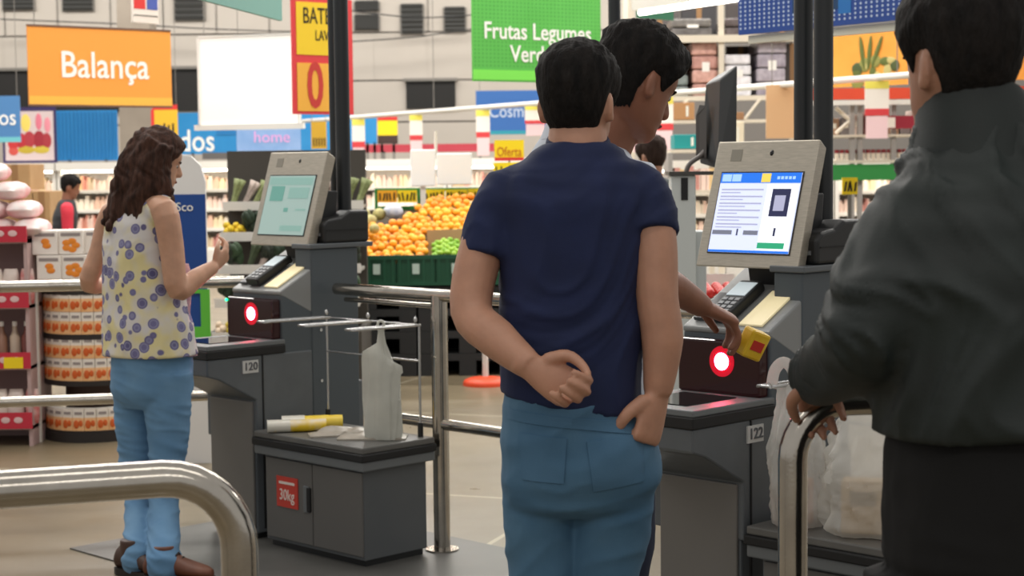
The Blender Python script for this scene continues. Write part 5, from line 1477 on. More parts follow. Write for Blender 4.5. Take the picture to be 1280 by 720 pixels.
def outline(base, toe, sd, k):
    pr_ = [(-.006, 0), (0, .02), (.03, .037), (.08, .04), (.14, .044), (.20, .05), (.25, .044), (.28, .024), (.29, 0)]
    left = [base + toe * (q * k) + sd * w_ for q, w_ in pr_]; right = [base + toe * (q * k) - sd * w_ for q, w_ in pr_[1:-1]][::-1]
    return left + right
def skin_mat(name, c):
    m = mat(name, c, 0.5, c2=tuple(int(v * 0.93) for v in c), scale=25, bump=0.05, bscale=300)
    b = m.node_tree.nodes['Principled BSDF']; b.inputs['Subsurface Weight'].default_value = 0.12; b.inputs['Subsurface Radius'].default_value = (0.012, 0.005, 0.003); b.inputs['Subsurface Scale'].default_value = 0.6
    return m
def hair_mat(name, c, c2):
    return mat(name, c, 0.7, spec=0.15, c2=c2, scale=60, stretch=(1, 1, 0.25), bump=0.5, bscale=180)
def jeans_mat(name, c, c2):
    return mat(name, c, 0.85, c2=c2, scale=7, bump=0.12, bscale=500, detail=6)
def folds(amp, f1=(9, 9, 5), tilt=0.0, amp2=0.0, f2=26, seed=0.0):
    """soft drape: warped ridges of two sizes plus fine unevenness"""
    def fn(p, n):
        w1 = noise.noise(V3((p.x * 3.1 + seed, p.y * 3.1, p.z * 3.1))); w2 = noise.noise(V3((p.x * 2.7, p.y * 2.7 + seed, p.z * 3.7 + 9)))
        q = V3((p.x * f1[0] + p.z * tilt * w1 * 0.8 + seed + 1.6 * w2, p.y * f1[1] + 0.9 * w1, p.z * f1[2] + 2.2 * w1))
        a = noise.noise(q); a = (1 - min(1, abs(a) * 1.6)) ** 2
        m_ = 0.35 + 0.65 * max(0, min(1, 0.5 + 1.3 * w2))
        c = noise.noise(V3((q.x * 1.9 + 7, q.y * 1.9, q.z * 1.5))); c = (1 - min(1, abs(c) * 1.8)) ** 2
        b = noise.noise(V3((p.x * f2, p.y * f2, p.z * f2 * 0.6 + seed)))
        hem = max(0.0, min(1.0, (n.z + 0.75) / 0.35))
        return hem * (amp * m_ * (a - 0.35) + amp * 0.45 * m_ * (c - 0.3) + amp2 * b)
    return fn
def face_parts(root, Mh, O, hairm, look_down=0.4):
    for s in (-1, 1):
        e = MB(); e.ell((s * .029, .0685, .116), .0110, .0110, .0085, 14, 10).xform(Mh); eo = e.build('eye', mat('eye_white', (206, 200, 192), 0.3), root, origin=O, smooth=True)
        i_ = MB(); i_.ell((s * .0295, .0775, .114), .0052, .003, .0052, 12, 8).xform(Mh); i_.build('iris', mat('iris_dark', (36, 24, 18), 0.2), eo, origin=O, smooth=True)
        b_ = MB(); b_.tube([(s * .012, .0895, .131), (s * .030, .0855, .135), (s * .046, .076, .131)], [.003, .0038, .002], 8, smooth=4).xform(Mh); b_.build('eyebrow', hairm, root, origin=O, smooth=True)
    l_ = MB(); l_.ell((0, .0945, .0545), .020, .004, .006, 14, 8).xform(Mh); l_.build('lips', mat('lips', (150, 90, 82), 0.5), root, origin=O, smooth=True)
SK1 = skin_mat('skin_fair_tan', (196, 146, 120)); SK2 = skin_mat('skin_brown', (150, 100, 78)); SK3 = skin_mat('skin_olive', (176, 128, 104))
HB = hair_mat('hair_black', (17, 16, 16), (34, 30, 28)); HBR = hair_mat('hair_dark_brown', (40, 27, 23), (84, 58, 48))
SOLE = mat('sole_dark', (40, 34, 30), 0.7)

# ------------------------------------------------------------ man in navy T-shirt
YB_ = 3.43
def J(px, py, dY=0.0): return at(px, py, YB_ + dY)
g = J(716, 1140); O = V3((J(716, 500).x, YB_, 0))
root = empty('person', O, 0, 'man in navy T-shirt and blue jeans seen from behind, hand on his back', 'person')
K = YB_ / FPX
Mh = frame(J(723, 124, 0.01), (0.36, 1, -0.10), s=0.95)
sk = MB(); head_into(sk, Mh)
sk.tube([J(722, 205, 0.0), J(722, 178, 0.0), J(723, 150, 0.012), J(723, 120, 0.02)], [.066, .060, .056, .055], 18, smooth=3)
sk.loft(smooth_rings([(J(716, 620), .09, .07, 0, 0), (J(714, 500), .10, .07, 0, 0), (J(713, 380), .10, .07, 0, 0), (J(716, 260), .11, .07, 0, 0), (J(718, 210), .10, .06, 0, 0), (J(722, 190), .06, .055, 0, 0)], 3))
LSH = J(636, 248, 0.0); LEL = J(589, 388, -0.05); LWR = J(664, 459, -0.165)
sk.tube([J(680, 225), LSH, J(603, 310, -0.02), LEL, J(622, 424, -0.11), LWR], [.05, .052, .046, .042, .040, .0265], 18, smooth=4)
RSH = J(800, 244, 0.0); REL = J(821, 372, -0.05); RWR = J(822, 492, -0.06)
sk.tube([J(750, 225), RSH, J(816, 300, -0.03), REL, J(828, 425, -0.055), RWR], [.05, .055, .048, .043, .042, .028], 18, smooth=4)
for (hip, kn, an) in ((J(676, 610), V3((J(680, 0).x, YB_ + .01, .50)), V3((J(683, 0).x, YB_, .08))), (J(766, 610), V3((J(752, 0).x, YB_ - .02, .50)), V3((J(752, 0).x, YB_ - .03, .08)))):
    sk.tube([hip, kn, an, an + V3((0, 0.05, -0.04))], [.06, .035, .03, .028], 14, smooth=4)
hand_into(sk, LWR, J(712, 487, -0.172) - LWR, (0.1, -1, 0.12), (0.5, -0.2, 0.8), s=0.98, thumb_in=0.3, curls=[(0.75, 1.25, 0.7), (0.8, 1.3, 0.75), (0.85, 1.3, 0.8), (0.9, 1.3, 0.8)])
hand_into(sk, RWR, J(808, 548, -0.075) - RWR, (-0.75, 0.62, 0.0), (-0.62, -0.75, 0.0), s=1.08, thumb_in=0.25, curls=[(0.75, 1.2, 0.7), (0.8, 1.25, 0.7), (0.85, 1.25, 0.7), (0.9, 1.25, 0.7)])
remesh('body', sk, 0.0042, SK1, root, O, smooth=5)
hair_cap(Mh, 0.013, rough=0.005, seed=3).build('hair', HB, root, origin=O, smooth=True)
face_parts(root, Mh, O, HB)
sh_ = MB()
sh_.loft(smooth_rings([(J(714, 507), 87 * K, .118, 0, -0.19), (J(713, 480), 87 * K, .118, 0, -0.12), (J(714, 440), 88 * K, .116, 0, 0), (J(714, 380), 89 * K, .118, 0, 0), (J(714, 310), 92 * K, .124, 0, 0), (J(714, 260), 95 * K, .124, 0, 0), (J(716, 232), 96 * K, .112, 0, 0), (J(718, 212), 82 * K, .098, 0, 0), (J(721, 194), 60 * K, .082, 0, 0), (J(722, 178), 43 * K, .066, 0, 0)], 5))
sh_.tube([J(676, 240), J(640, 252), J(621, 280, -0.01), J(609, 322, -0.025)], [.070, .070, .062, .056], 22, smooth=4)
sh_.tube([J(764, 238), J(794, 248), J(807, 272, -0.01), J(812, 297, -0.03)], [.070, .072, .064, .058], 22, smooth=4)
remesh('t_shirt', sh_, 0.007, mat('navy_cotton', (24, 36, 76), 0.85, c2=(20, 31, 66), scale=12, bump=0.08, bscale=420), root, O, smooth=5, disp=folds(0.0075, (6, 6, 3.0), 7.0, 0.0008, 22, 2.0))
cb = MB(); cb.loft([hring(J(722.5, y_), hw * K, hd, slopey=0.25, slope=0.0) for y_, hw, hd in ((181, 41, .066), (176, 40, .064), (172.5, 38, .062))])
cb.build('collar_band', mat('navy_cotton', (22, 36, 84), 0.85), root, origin=O, smooth=True)
tr_ = MB()
tr_.loft(smooth_rings([(J(714, 488), 85 * K, .112, 0, -0.1), (J(716, 515), 89 * K, .118, 0, 0), (J(725, 555), 100 * K, .130, 0, 0), (J(727, 590), 102 * K, .134, 0, 0), (J(722, 622), 92 * K, .115, 0, 0), (J(720, 640), 70 * K, .08, 0, 0)], 4))
for s, hip, pts in ((-1, 0, [(J(676, 575), .080), (J(676, 640), .076), (J(679, 720), .066), (V3((J(680, 0).x, YB_ + .01, .52)), .060), (V3((J(682, 0).x, YB_ + .005, .30)), .056), (V3((J(683, 0).x, YB_, .05)), .054)]),
                    (1, 0, [(J(766, 575), .090), (J(764, 640), .084), (J(755, 720), .070), (V3((J(752, 0).x, YB_ - .02, .52)), .061), (V3((J(752, 0).x, YB_ - .025, .30)), .057), (V3((J(752, 0).x, YB_ - .03, .05)), .055)])):
    tr_.tube([p for p, r_ in pts], [r_ for p, r_ in pts], 24, smooth=5)
JN = jeans_mat('jeans_mid_blue', (84, 122, 150), (66, 104, 134))
jo = remesh('jeans', tr_, 0.007, JN, root, O, smooth=4, disp=folds(0.008, (4, 4, 10), 4.0, 0.001, 30, 7.0))
def surface_patch(base_obj, O, quad, off, m, name, nx=10, ny=10, parent=None, dirv=(0, 1, 0), thick=0.004):
    """thin cloth patch lying on another surface (pocket, label)"""
    me = base_obj.data; bvh = BVHTree.FromPolygons([v.co for v in me.vertices], [p.vertices for p in me.polygons])
    out_, in_ = [], []
    d_ = V3(dirv).normalized()
    for i in range(ny + 1):
        for j in range(nx + 1):
            u, v = j / nx, i / ny
            p = (quad[0] * (1 - u) + quad[1] * u) * (1 - v) + (quad[3] * (1 - u) + quad[2] * u) * v - V3(O)
            h = bvh.ray_cast(p - d_ * 0.6, d_)
            q = h[0] if h[0] is not None else p
            out_.append(q - d_ * off); in_.append(q + d_ * 0.004)
    N = nx + 1; fs = []; nb = len(out_)
    for i in range(ny):
        for j in range(nx):
            a = i * N + j; fs.append((a, a + 1, a + N + 1, a + N)); fs.append((nb + a + N, nb + a + N + 1, nb + a + 1, nb + a))
    edge = [j for j in range(N)] + [i * N + nx for i in range(1, ny + 1)] + [ny * N + j for j in range(nx - 1, -1, -1)] + [i * N for i in range(ny - 1, 0, -1)]
    for a, b in zip(edge, edge[1:] + edge[:1]): fs.append((a, a + nb, b + nb, b))
    k_ = MB(); k_.add(out_ + in_, fs)
    return k_.build(name, m, parent, smooth=True)
JN2 = jeans_mat('jeans_pocket_blue', (80, 118, 148), (66, 104, 134))
surface_patch(jo, O, [J(648, 532), J(706, 536), J(702, 590), J(652, 588)], 0.0035, JN2, 'back_pocket', parent=jo)
surface_patch(jo, O, [J(730, 540), J(800, 532), J(800, 590), J(738, 600)], 0.0035, JN2, 'back_pocket', parent=jo)
surface_patch(jo, O, [J(634, 505), J(712, 512), J(712, 524), J(634, 518)], 0.003, JN2, 'waistband', parent=jo)
surface_patch(jo, O, [J(712, 512), J(800, 520), J(802, 534), J(712, 524)], 0.003, JN2, 'waistband', parent=jo)
SHB = mat('shoe_black', (34, 32, 32), 0.6)
shoe(root, O, V3((J(683, 0).x, YB_, 0)), (-0.12, 1), SHB, SOLE); shoe(root, O, V3((J(752, 0).x, YB_ - .03, 0)), (0.15, 1), SHB, SOLE)

# ------------------------------------------------------------ man in white shirt scanning a yellow packet
Y2 = 3.80
def J2(px, py, dY=0.0): return at(px, py, Y2 + dY)
K2 = Y2 / FPX
O2 = V3((J2(726, 400).x, Y2, 0)); c2 = O2.copy()
root = empty('person', O2, 0, 'man in white shirt bending his head, scanning a yellow packet at kiosk 122', 'person')
Mh = frame(J2(797, 101, -0.03), (0.78, 0.55, -0.50), s=0.98)
sk = MB(); head_into(sk, Mh)
sk.tube([J2(748, 195), J2(760, 172, -0.01), J2(776, 145, -0.02), J2(790, 115, -0.02)], [.07, .062, .056, .055], 18, smooth=3)
def B2(z, du=0.0, dv=0.0): return c2 + UU * du + VV * dv + V3((0, 0, z))
sk.loft(smooth_rings([(B2(.85), .09, .07, KA, 0), (B2(1.05), .09, .07, KA, 0), (B2(1.3), .11, .075, KA, 0), (B2(1.45), .09, .06, KA, 0), (B2(1.52), .06, .05, KA, 0)], 3))
RS = B2(1.45, .14, .03); RE = J2(800, 338, -0.02); RW = J2(878, 383, 0.22)
sk.tube([B2(1.42, .1), RS, (RS + RE) / 2, RE, (RE + RW) / 2 + V3((0, 0, 0.004)), RW], [.05, .052, .046, .041, .038, .027], 18, smooth=4)
LS = B2(1.455, -.155, .03); LE = B2(1.14, -.25, .08); LW = B2(1.06, -.16, .30)
sk.tube([B2(1.42, -.1), LS, (LS + LE) / 2, LE, LW], [.05, .052, .045, .04, .027], 16, smooth=4)
PKT_ = J2(935, 424, 0.29)
hand_into(sk, RW, (PKT_ + V3((0, 0, .03))) - RW, (0.15, 0.30, -0.9), (-0.4, 0.9, 0.1), s=1.0, thumb_in=0.25, curls=[(0.4, 0.65, 0.5), (0.45, 0.7, 0.5), (0.5, 0.7, 0.5), (0.55, 0.75, 0.5)])
hand_into(sk, LW, VV * 0.9 + UU * 0.3 - V3((0, 0, 0.2)), (0, 0, -1), UU, curl=(0.4, 0.5, 0.3))
lk = B2(.5, -.13, .0); rk_ = B2(.5, .10, .0)
for (h_, kn, an) in ((B2(.9, -.10), lk, B2(.08, -.15, -.02)), (B2(.9, .10), rk_, B2(.08, .11, .02))):
    sk.tube([h_, kn, an], [.06, .038, .03], 14, smooth=4)
remesh('body', sk, 0.0042, SK2, root, O2, smooth=5)
hair_cap(Mh, 0.020, rough=0.008, quiff=0.016, seed=11).build('hair', HB, root, origin=O2, smooth=True)
face_parts(root, Mh, O2, HB)
ws = MB()
ws.loft(smooth_rings([(B2(.90), .165, .125, KA, 0), (B2(1.05), .165, .12, KA, 0), (B2(1.25), .18, .125, KA, 0), (B2(1.40), .175, .12, KA, 0), (B2(1.49), .13, .10, KA, 0), (B2(1.56), .080, .08, KA, 0)], 4))
ws.tube([B2(1.43, .08), RS, RS.lerp(RE, 0.5), RS.lerp(RE, 0.85)], [.060, .060, .056, .052], 18, smooth=3)
ws.tube([B2(1.43, -.08), LS, LS.lerp(LE, 0.5), LS.lerp(LE, 0.85)], [.066, .064, .060, .056], 18, smooth=3)
WSM = mat('white_shirt_print', (212, 218, 228), 0.8, c2=(196, 202, 216), scale=9, bump=0.06, bscale=300)
remesh('shirt', ws, 0.008, WSM, root, O2, smooth=4, disp=folds(0.004, (7, 7, 5), 4.0, 0.001, 25, 4.0))
cl_ = MB(); cl_.loft([hring(B2(1.535), .088, .082, KA, slopey=-0.2), hring(B2(1.57, 0, .012), .078, .074, KA, slopey=-0.35), hring(B2(1.595, 0, .018), .072, .070, KA, slopey=-0.4)])
cl_.build('collar', WSM, root, origin=O2, smooth=True)
# checked trim on the shoulder of the white shirt
lg = MB()
lg.loft(smooth_rings([(B2(1.0), .16, .12, KA, 0), (B2(.93), .17, .125, KA, 0), (B2(.84), .18, .13, KA, 0), (B2(.78), .12, .09, KA, 0)], 4))
for s, kn, an in ((-1, lk, B2(.05, -.15, -.02)), (1, rk_, B2(.05, .11, .02))):
    lg.tube([B2(.88, s * .09), B2(.70, s * .11), kn, an], [.088, .080, .064, .056], 20, smooth=5)
remesh('jeans', lg, 0.008, jeans_mat('jeans_dark_navy', (34, 42, 66), (26, 34, 54)), root, O2, smooth=4, disp=folds(0.004, (6, 6, 12), 2.0, 0.001, 25, 5.0))
shoe(root, O2, B2(0, -.15, -.02), VV, SHB, SOLE); shoe(root, O2, B2(0, .11, .02), VV, SHB, SOLE)
# the yellow packet in his hand
pk = MB().box(-.03, .03, -.020, .020, -.035, .035).build('scanned_packet', mat('packet_yellow', (226, 180, 30), 0.4, c2=(236, 200, 60), scale=30), bevel=0.006)
pk.location = PKT_ + V3((0.012, 0.01, -0.012)); pk.rotation_euler = (0.3, 0.35, 0.6)
pk2 = empty('yellow_packet', pk.location, 0, 'yellow packet held in front of the red scanner lamp', 'packet')
pk.rotation_euler = (0, 0, 0); pk.location = (0, 0, 0); pk.parent = pk2; pk.name = 'carton'
pk2.rotation_euler = (0.3, 0.35, 0.6)
MB().box(-.018, .018, -.0215, -.0195, -.012, .012).build('red_print', mat('packet_red', (200, 50, 40), 0.5), pk2)

# ------------------------------------------------------------ man in dark jacket, right edge
Y3 = 2.66
def J3(px, py, dY=0.0): return at(px, py, Y3 + dY)
K3 = Y3 / FPX
O3 = V3((J3(1240, 500).x, Y3, 0))
root = empty('person', O3, 0, 'man in dark grey-green jacket and black trousers leaning on the railing', 'person')
Mh = frame(J3(1200, 72, 0.0), (-0.36, 0.92, -0.10), s=1.04)
sk = MB(); head_into(sk, Mh)
sk.tube([J3(1228, 225), J3(1222, 185, 0.0), J3(1208, 140, 0.01), J3(1202, 90, 0.01)], [.075, .066, .060, .058], 18, smooth=3)
R3 = 0.30
def ring3(px, py, hw, hd, slope=0.0, dY=0.0): return (J3(px, py, dY), hw, hd, R3, slope)
sk.loft(smooth_rings([ring3(1240, 700, .10, .08), ring3(1240, 540, .11, .08), ring3(1240, 350, .13, .09), ring3(1235, 240, .12, .07), ring3(1225, 200, .07, .06)], 3))
S3 = J3(1150, 285, -0.02); E3 = J3(1092, 415, -0.06); W3 = J3(1028, 472, 0.19)
sk.tube([J3(1190, 250), S3, S3.lerp(E3, .5), E3, W3], [.06, .058, .05, .045, .028], 16, smooth=4)
S3r = J3(1352, 262, 0.08); E3r = J3(1392, 440, 0.06); W3r = J3(1370, 560, 0.16)
sk.tube([J3(1290, 250), S3r, S3r.lerp(E3r, .5), E3r, W3r], [.06, .058, .05, .045, .028], 16, smooth=4)
hand_into(sk, W3, J3(1020, 490, 0.29) - W3, (0.25, 0.15, -0.95), (-0.9, 0.2, -0.1), s=0.95, thumb_in=0.1, curls=[(0.5, 0.8, 0.5), (0.55, 0.85, 0.5), (0.6, 0.85, 0.5), (0.65, 0.9, 0.5)])
hand_into(sk, W3r, (0, 0.3, -1), (-1, 0, 0), (0, 1, 0.2), s=0.98)
for (h_, kn, an) in ((J3(1180, 700), V3((O3.x - .09, Y3 + .02, .5)), V3((O3.x - .10, Y3 + .02, .08))), (J3(1310, 700), V3((O3.x + .10, Y3, .5)), V3((O3.x + .12, Y3, .08)))):
    sk.tube([h_, kn, an], [.06, .04, .035], 14, smooth=4)
remesh('body', sk, 0.0045, SK3, root, O3, smooth=5)
hair_cap(Mh, 0.016, rough=0.006, seed=23).build('hair', HB, root, origin=O3, smooth=True)
face_parts(root, Mh, O3, HB)
jk = MB()
jk.loft(smooth_rings([ring3(1252, 532, .196, .160, 0.06), ring3(1248, 500, .200, .165, 0.03), ring3(1240, 440, .200, .165), ring3(1238, 350, .205, .16), ring3(1244, 285, .200, .145), ring3(1244, 240, .180, .125), ring3(1238, 208, .145, .105), ring3(1228, 178, .100, .09), ring3(1220, 158, .080, .084)], 5))
jk.tube([J3(1195, 280), J3(1158, 290, -0.02), J3(1124, 345, -0.04), J3(1094, 405, -0.06)], [.095, .098, .088, .080], 22, smooth=4)
jk.tube([J3(1098, 392, -0.06), J3(1084, 425, -0.05), J3(1056, 450, 0.06), J3(1022, 474, 0.235)], [.078, .074, .062, .048], 22, smooth=4)
jk.tube([J3(1295, 258), S3r, S3r.lerp(E3r, .5), E3r, W3r], [.10, .104, .088, .075, .055], 20, smooth=4)
JKM = mat('jacket_dark_green', (26, 36, 34), 0.6, c2=(22, 30, 29), scale=10, bump=0.06, bscale=260)
jko = remesh('jacket', jk, 0.008, JKM, root, O3, smooth=5, disp=folds(0.020, (5, 5, 4.0), 6.0, 0.002, 16, 9.0))
cl_ = MB(); cl_.loft([hring(J3(1226, 196, .0), .105, .098, R3, slopey=0.1), hring(J3(1221, 168, .0), .092, .090, R3, slopey=-0.05, slope=-0.05), hring(J3(1216, 136, .004), .083, .084, R3, slopey=-0.30, slope=-0.15), hring(J3(1213, 124, .006), .079, .080, R3, slopey=-0.35, slope=-0.2), hring(J3(1214, 128, .006), .070, .071, R3, slopey=-0.35, slope=-0.2), hring(J3(1220, 170, .004), .075, .076, R3)])
cl_.build('collar', JKM, root, origin=O3, smooth=True)
tz = MB()
tz.loft(smooth_rings([ring3(1246, 530, .170, .135), ring3(1246, 600, .178, .145), ring3(1246, 690, .18, .145), ring3(1246, 740, .12, .10)], 4))
for s, px in ((-1, 0), (1, 1)):
    kx = O3.x + s * .10
    tz.tube([V3((kx, Y3, .85)), V3((kx - .0, Y3, .65)), V3((kx, Y3 + .01, .45)), V3((kx + s * .01, Y3 + .01, .05))], [.098, .088, .072, .062], 22, smooth=5)
remesh('trousers', tz, 0.008, mat('trousers_black', (9, 9, 10), 0.9, c2=(7, 7, 8), scale=8, bump=0.05, bscale=300), root, O3, smooth=4, disp=folds(0.005, (6, 6, 10), 2.0, 0.001, 25, 6.0))
shoe(root, O3, V3((O3.x - .11, Y3 + .01, 0)), (-0.3, 1), SHB, SOLE); shoe(root, O3, V3((O3.x + .11, Y3 + .01, 0)), (0.1, 1), SHB, SOLE)

# ------------------------------------------------------------ woman in spotted top
Y4 = 6.50
def J4(px, py, dY=0.0): return at(px, py, Y4 + dY)
K4 = Y4 / FPX
O4 = V3((J4(186, 500).x, Y4, 0))
root = empty('person', O4, 0, 'woman with long dark hair in spotted sleeveless top and light jeans', 'person')
Mh = frame(J4(197, 200, 0.0), (0.86, 0.42, -0.30), s=0.94)
sk = MB(); head_into(sk, Mh)
sk.tube([J4(180, 258), J4(181, 245), J4(186, 228), J4(193, 205)], [.06, .052, .047, .047], 16, smooth=3)
R4 = -0.75
def ring4(px, py, hw, hd, slope=0.0, dY=0.0): return (J4(px, py, dY), hw, hd, R4, slope)
sk.loft(smooth_rings([ring4(190, 470, .10, .08), ring4(184, 400, .09, .07), ring4(178, 320, .095, .07), ring4(178, 275, .12, .07), ring4(180, 255, .10, .06), ring4(181, 245, .055, .05)], 3))
S4 = J4(205, 263, -0.14); E4 = J4(222, 362, -0.16); W4 = J4(268, 333, -0.02)
sk.tube([J4(185, 262, -.05), S4, S4.lerp(E4, .5) + V3((.004, 0, 0)), E4, E4.lerp(W4, .5), W4], [.045, .050, .046, .041, .036, .024], 18, smooth=4)
S4l = J4(140, 268, 0.12); E4l = J4(112, 356, 0.12); W4l = J4(155, 350, 0.34)
sk.tube([J4(165, 264, .05), S4l, S4l.lerp(E4l, .5), E4l, W4l], [.045, .048, .042, .036, .023], 16, smooth=4)
hand_into(sk, W4, J4(283, 318, 0.03) - W4, (-0.3, 0.6, 0.5), (-0.5, 0.3, 0.75), s=0.86, thumb_in=0.1, curl=(0.45, 0.6, 0.4))
hand_into(sk, W4l, (0.6, 0.6, 0.2), (0.2, -0.2, 1), (0.4, -0.8, 0), s=0.86)
LA = atz(172, 692, .08); RA = atz(205, 700, .08); LA.z = .08; RA.z = .08
for (h_, kn, kl, an) in ((J4(172, 470, .05), J4(171, 575, .05), J4(174, 630, .03), LA), (J4(207, 470, -.06), J4(209, 575, -.07), J4(205, 630, -.06), RA)):
    sk.tube([h_, kn, kl, an], [.06, .04, .032, .03], 14, smooth=4)
remesh('body', sk, 0.005, skin_mat('skin_light', (204, 156, 128)), root, O4, smooth=4)
face_parts(root, Mh, O4, HBR)
# long wavy hair
hr = MB()
cap = hair_cap(Mh, 0.020, [(-1.01, .02), (-.3, .03), (.1, .055), (.3, .085), (.5, .125), (.7, .165), (1.01, .172)], rough=0.004, seed=41)
hr.v += cap.v; hr.f += cap.f
random.seed(77)
strands = [((176, 178), (160, 210), (152, 250), (138, 290)), ((182, 176), (168, 205), (160, 250), (152, 300)), ((190, 172), (174, 205), (168, 250), (164, 302)), ((196, 176), (182, 210), (178, 255), (176, 298)),
           ((170, 190), (158, 218), (146, 255), (130, 282)), ((204, 180), (196, 215), (200, 250), (212, 285)), ((208, 182), (206, 215), (213, 250), (217, 292)), ((200, 178), (190, 215), (188, 250), (186, 285))]
for i, s_ in enumerate(strands):
    dY = [-.02, -.03, -.05, -.07, .03, -.10, -.07, -.09][i]
    pts = [J4(x, y, dY - 0.01 * k) for k, (x, y) in enumerate(s_)]
    rr_ = [.042, .046, .040, .016] if i < 5 else [.028, .024, .021, .008]
    hr.tube(pts, rr_, 14, smooth=5)
remesh('hair', hr, 0.006, HBR, root, O4, smooth=3, disp=lambda p, n: 0.011 * noise.noise(V3((p.x * 30 + 1.2 * math.sin(p.z * 38), p.y * 30, p.z * 9))) + 0.003 * noise.noise(V3((p.x * 120, p.y * 120, p.z * 20))))
# spotted sleeveless top
def spotted():
    m = bpy.data.materials.new('spotted_fabric'); m.use_nodes = True; nt = m.node_tree; b = nt.nodes['Principled BSDF']; b.inputs['Roughness'].default_value = 0.8
    tc = nt.nodes.new('ShaderNodeTexCoord'); mp_ = nt.nodes.new('ShaderNodeMapping'); mp_.inputs['Scale'].default_value = (1, 1, 1)
    nt.links.new(tc.outputs['Object'], mp_.inputs[0])
    n = nt.nodes.new('ShaderNodeTexNoise'); n.inputs['Scale'].default_value = 9; nt.links.new(mp_.outputs[0], n.inputs['Vector'])
    r0 = nt.nodes.new('ShaderNodeValToRGB'); r0.color_ramp.elements[0].position = .42; r0.color_ramp.elements[1].position = .6
    r0.color_ramp.elements[0].color = lin((216, 212, 210)); r0.color_ramp.elements[1].color = lin((226, 214, 160)); nt.links.new(n.outputs['Fac'], r0.inputs[0])
    v = nt.nodes.new('ShaderNodeTexVoronoi'); v.inputs['Scale'].default_value = 20; v.inputs['Randomness'].default_value = 0.95; nt.links.new(mp_.outputs[0], v.inputs['Vector'])
    r1 = nt.nodes.new('ShaderNodeValToRGB'); r1.color_ramp.elements[0].position = .40; r1.color_ramp.elements[1].position = .44
    r1.color_ramp.elements[0].color = (1, 1, 1, 1); r1.color_ramp.elements[1].color = (0, 0, 0, 1); nt.links.new(v.outputs['Distance'], r1.inputs[0])
    r2 = nt.nodes.new('ShaderNodeValToRGB'); els = r2.color_ramp.elements; els.new(.5)
    els[0].color = lin((70, 66, 110)); els[1].color = lin((120, 118, 160)); els[2].color = lin((92, 84, 124)); nt.links.new(v.outputs['Color'], r2.inputs[0])
    # thin pale ring inside each spot
    r3 = nt.nodes.new('ShaderNodeValToRGB'); e3 = r3.color_ramp.elements; e3.new(.28); e3[0].position = .2; e3[2].position = .36
    e3[0].color = (0, 0, 0, 1); e3[1].color = (.35, .35, .35, 1); e3[2].color = (0, 0, 0, 1); nt.links.new(v.outputs['Distance'], r3.inputs[0])
    mx0 = nt.nodes.new('ShaderNodeMix'); mx0.data_type = 'RGBA'; nt.links.new(r3.outputs[0], mx0.inputs[0]); nt.links.new(r2.outputs[0], mx0.inputs[6]); mx0.inputs[7].default_value = lin((190, 190, 215))
    mx = nt.nodes.new('ShaderNodeMix'); mx.data_type = 'RGBA'; nt.links.new(r1.outputs[0], mx.inputs[0]); nt.links.new(r0.outputs[0], mx.inputs[6]); nt.links.new(mx0.outputs[2], mx.inputs[7])
    nt.links.new(mx.outputs[2], b.inputs['Base Color'])
    return m
SPOT = spotted()
bl = MB()
bl.loft(smooth_rings([ring4(187, 444, .205, .150, 0.02), ring4(185, 415, .195, .145), ring4(180, 370, .175, .130), ring4(176, 320, .160, .122), ring4(176, 285, .155, .112), ring4(178, 262, .135, .092), ring4(180, 250, .085, .07), ring4(181, 244, .06, .06)], 5))
bl.tube([J4(186, 262, -.04), S4 + V3((0.0, 0.01, 0.0))], [.062, .058], 18); bl.tube([J4(166, 264, .05), S4l + V3((.012, 0, 0))], [.058, .052], 18)
remesh('sleeveless_top', bl, 0.007, SPOT, root, O4, smooth=4, disp=folds(0.006, (8, 8, 3.0), 2.0, 0.001, 25, 1.0))
# pink scarf end hanging in front of her
sf = MB()
rings_ = []
for i in range(14):
    t = i / 13; c_ = J4(228 + 6 * t + 2 * math.sin(t * 9), 330 + 115 * t, 0.02 - 0.05 * t)
    rings_.append([c_ + V3(((.020 + .012 * t) * math.cos(a) * (1 + .2 * math.sin(3 * a + t * 6)), .03 * math.sin(a), 0)) for a in [2 * PI * j / 14 for j in range(14)]])
sf.loft(rings_).build('scarf', mat('scarf_pink', (222, 176, 178), 0.8, c2=(150, 116, 150), scale=18, contrast=0.08), root, origin=O4, smooth=True)
jn = MB()
jn.loft(smooth_rings([ring4(190, 428, .150, .125), ring4(190, 450, .160, .140), ring4(190, 485, .162, .142), ring4(190, 508, .12, .10)], 4))
for s, pts in ((-1, [(J4(170, 465, .05), .092), (J4(170, 520, .05), .082), (J4(171, 575, .05), .066), (J4(174, 630, .03), .054), (V3((LA.x, LA.y, .09)), .054), (V3((LA.x, LA.y, .045)), .060)]),
               (1, [(J4(208, 465, -.06), .096), (J4(210, 520, -.06), .086), (J4(209, 575, -.07), .068), (J4(205, 630, -.06), .058), (V3((RA.x, RA.y, .09)), .058), (V3((RA.x, RA.y, .045)), .064)])):
    jn.tube([p for p, r_ in pts], [r_ for p, r_ in pts], 22, smooth=5)
def knee_folds(p, n):
    zz = p.z; k = max(0, 1 - abs(zz - .38) / .30) + max(0, 1 - abs(zz - .1) / .10) * 1.2
    a = noise.noise(V3((p.x * 6, p.y * 6, p.z * 26 + p.x * 8))); return (0.0035 + 0.006 * k) * ((1 - abs(a)) ** 3 - .4)
jno = remesh('jeans', jn, 0.007, jeans_mat('jeans_light_blue', (110, 150, 184), (92, 134, 172)), root, O4, smooth=4, disp=knee_folds)
SHBR = mat('shoe_brown', (112, 66, 44), 0.5, c2=(92, 52, 36), scale=14)
shoe(root, O4, V3((LA.x - .02, LA.y, 0)), (0.55, -0.35), mat('shoe_dark_brown', (70, 46, 36), 0.5), SOLE, L=0.25)
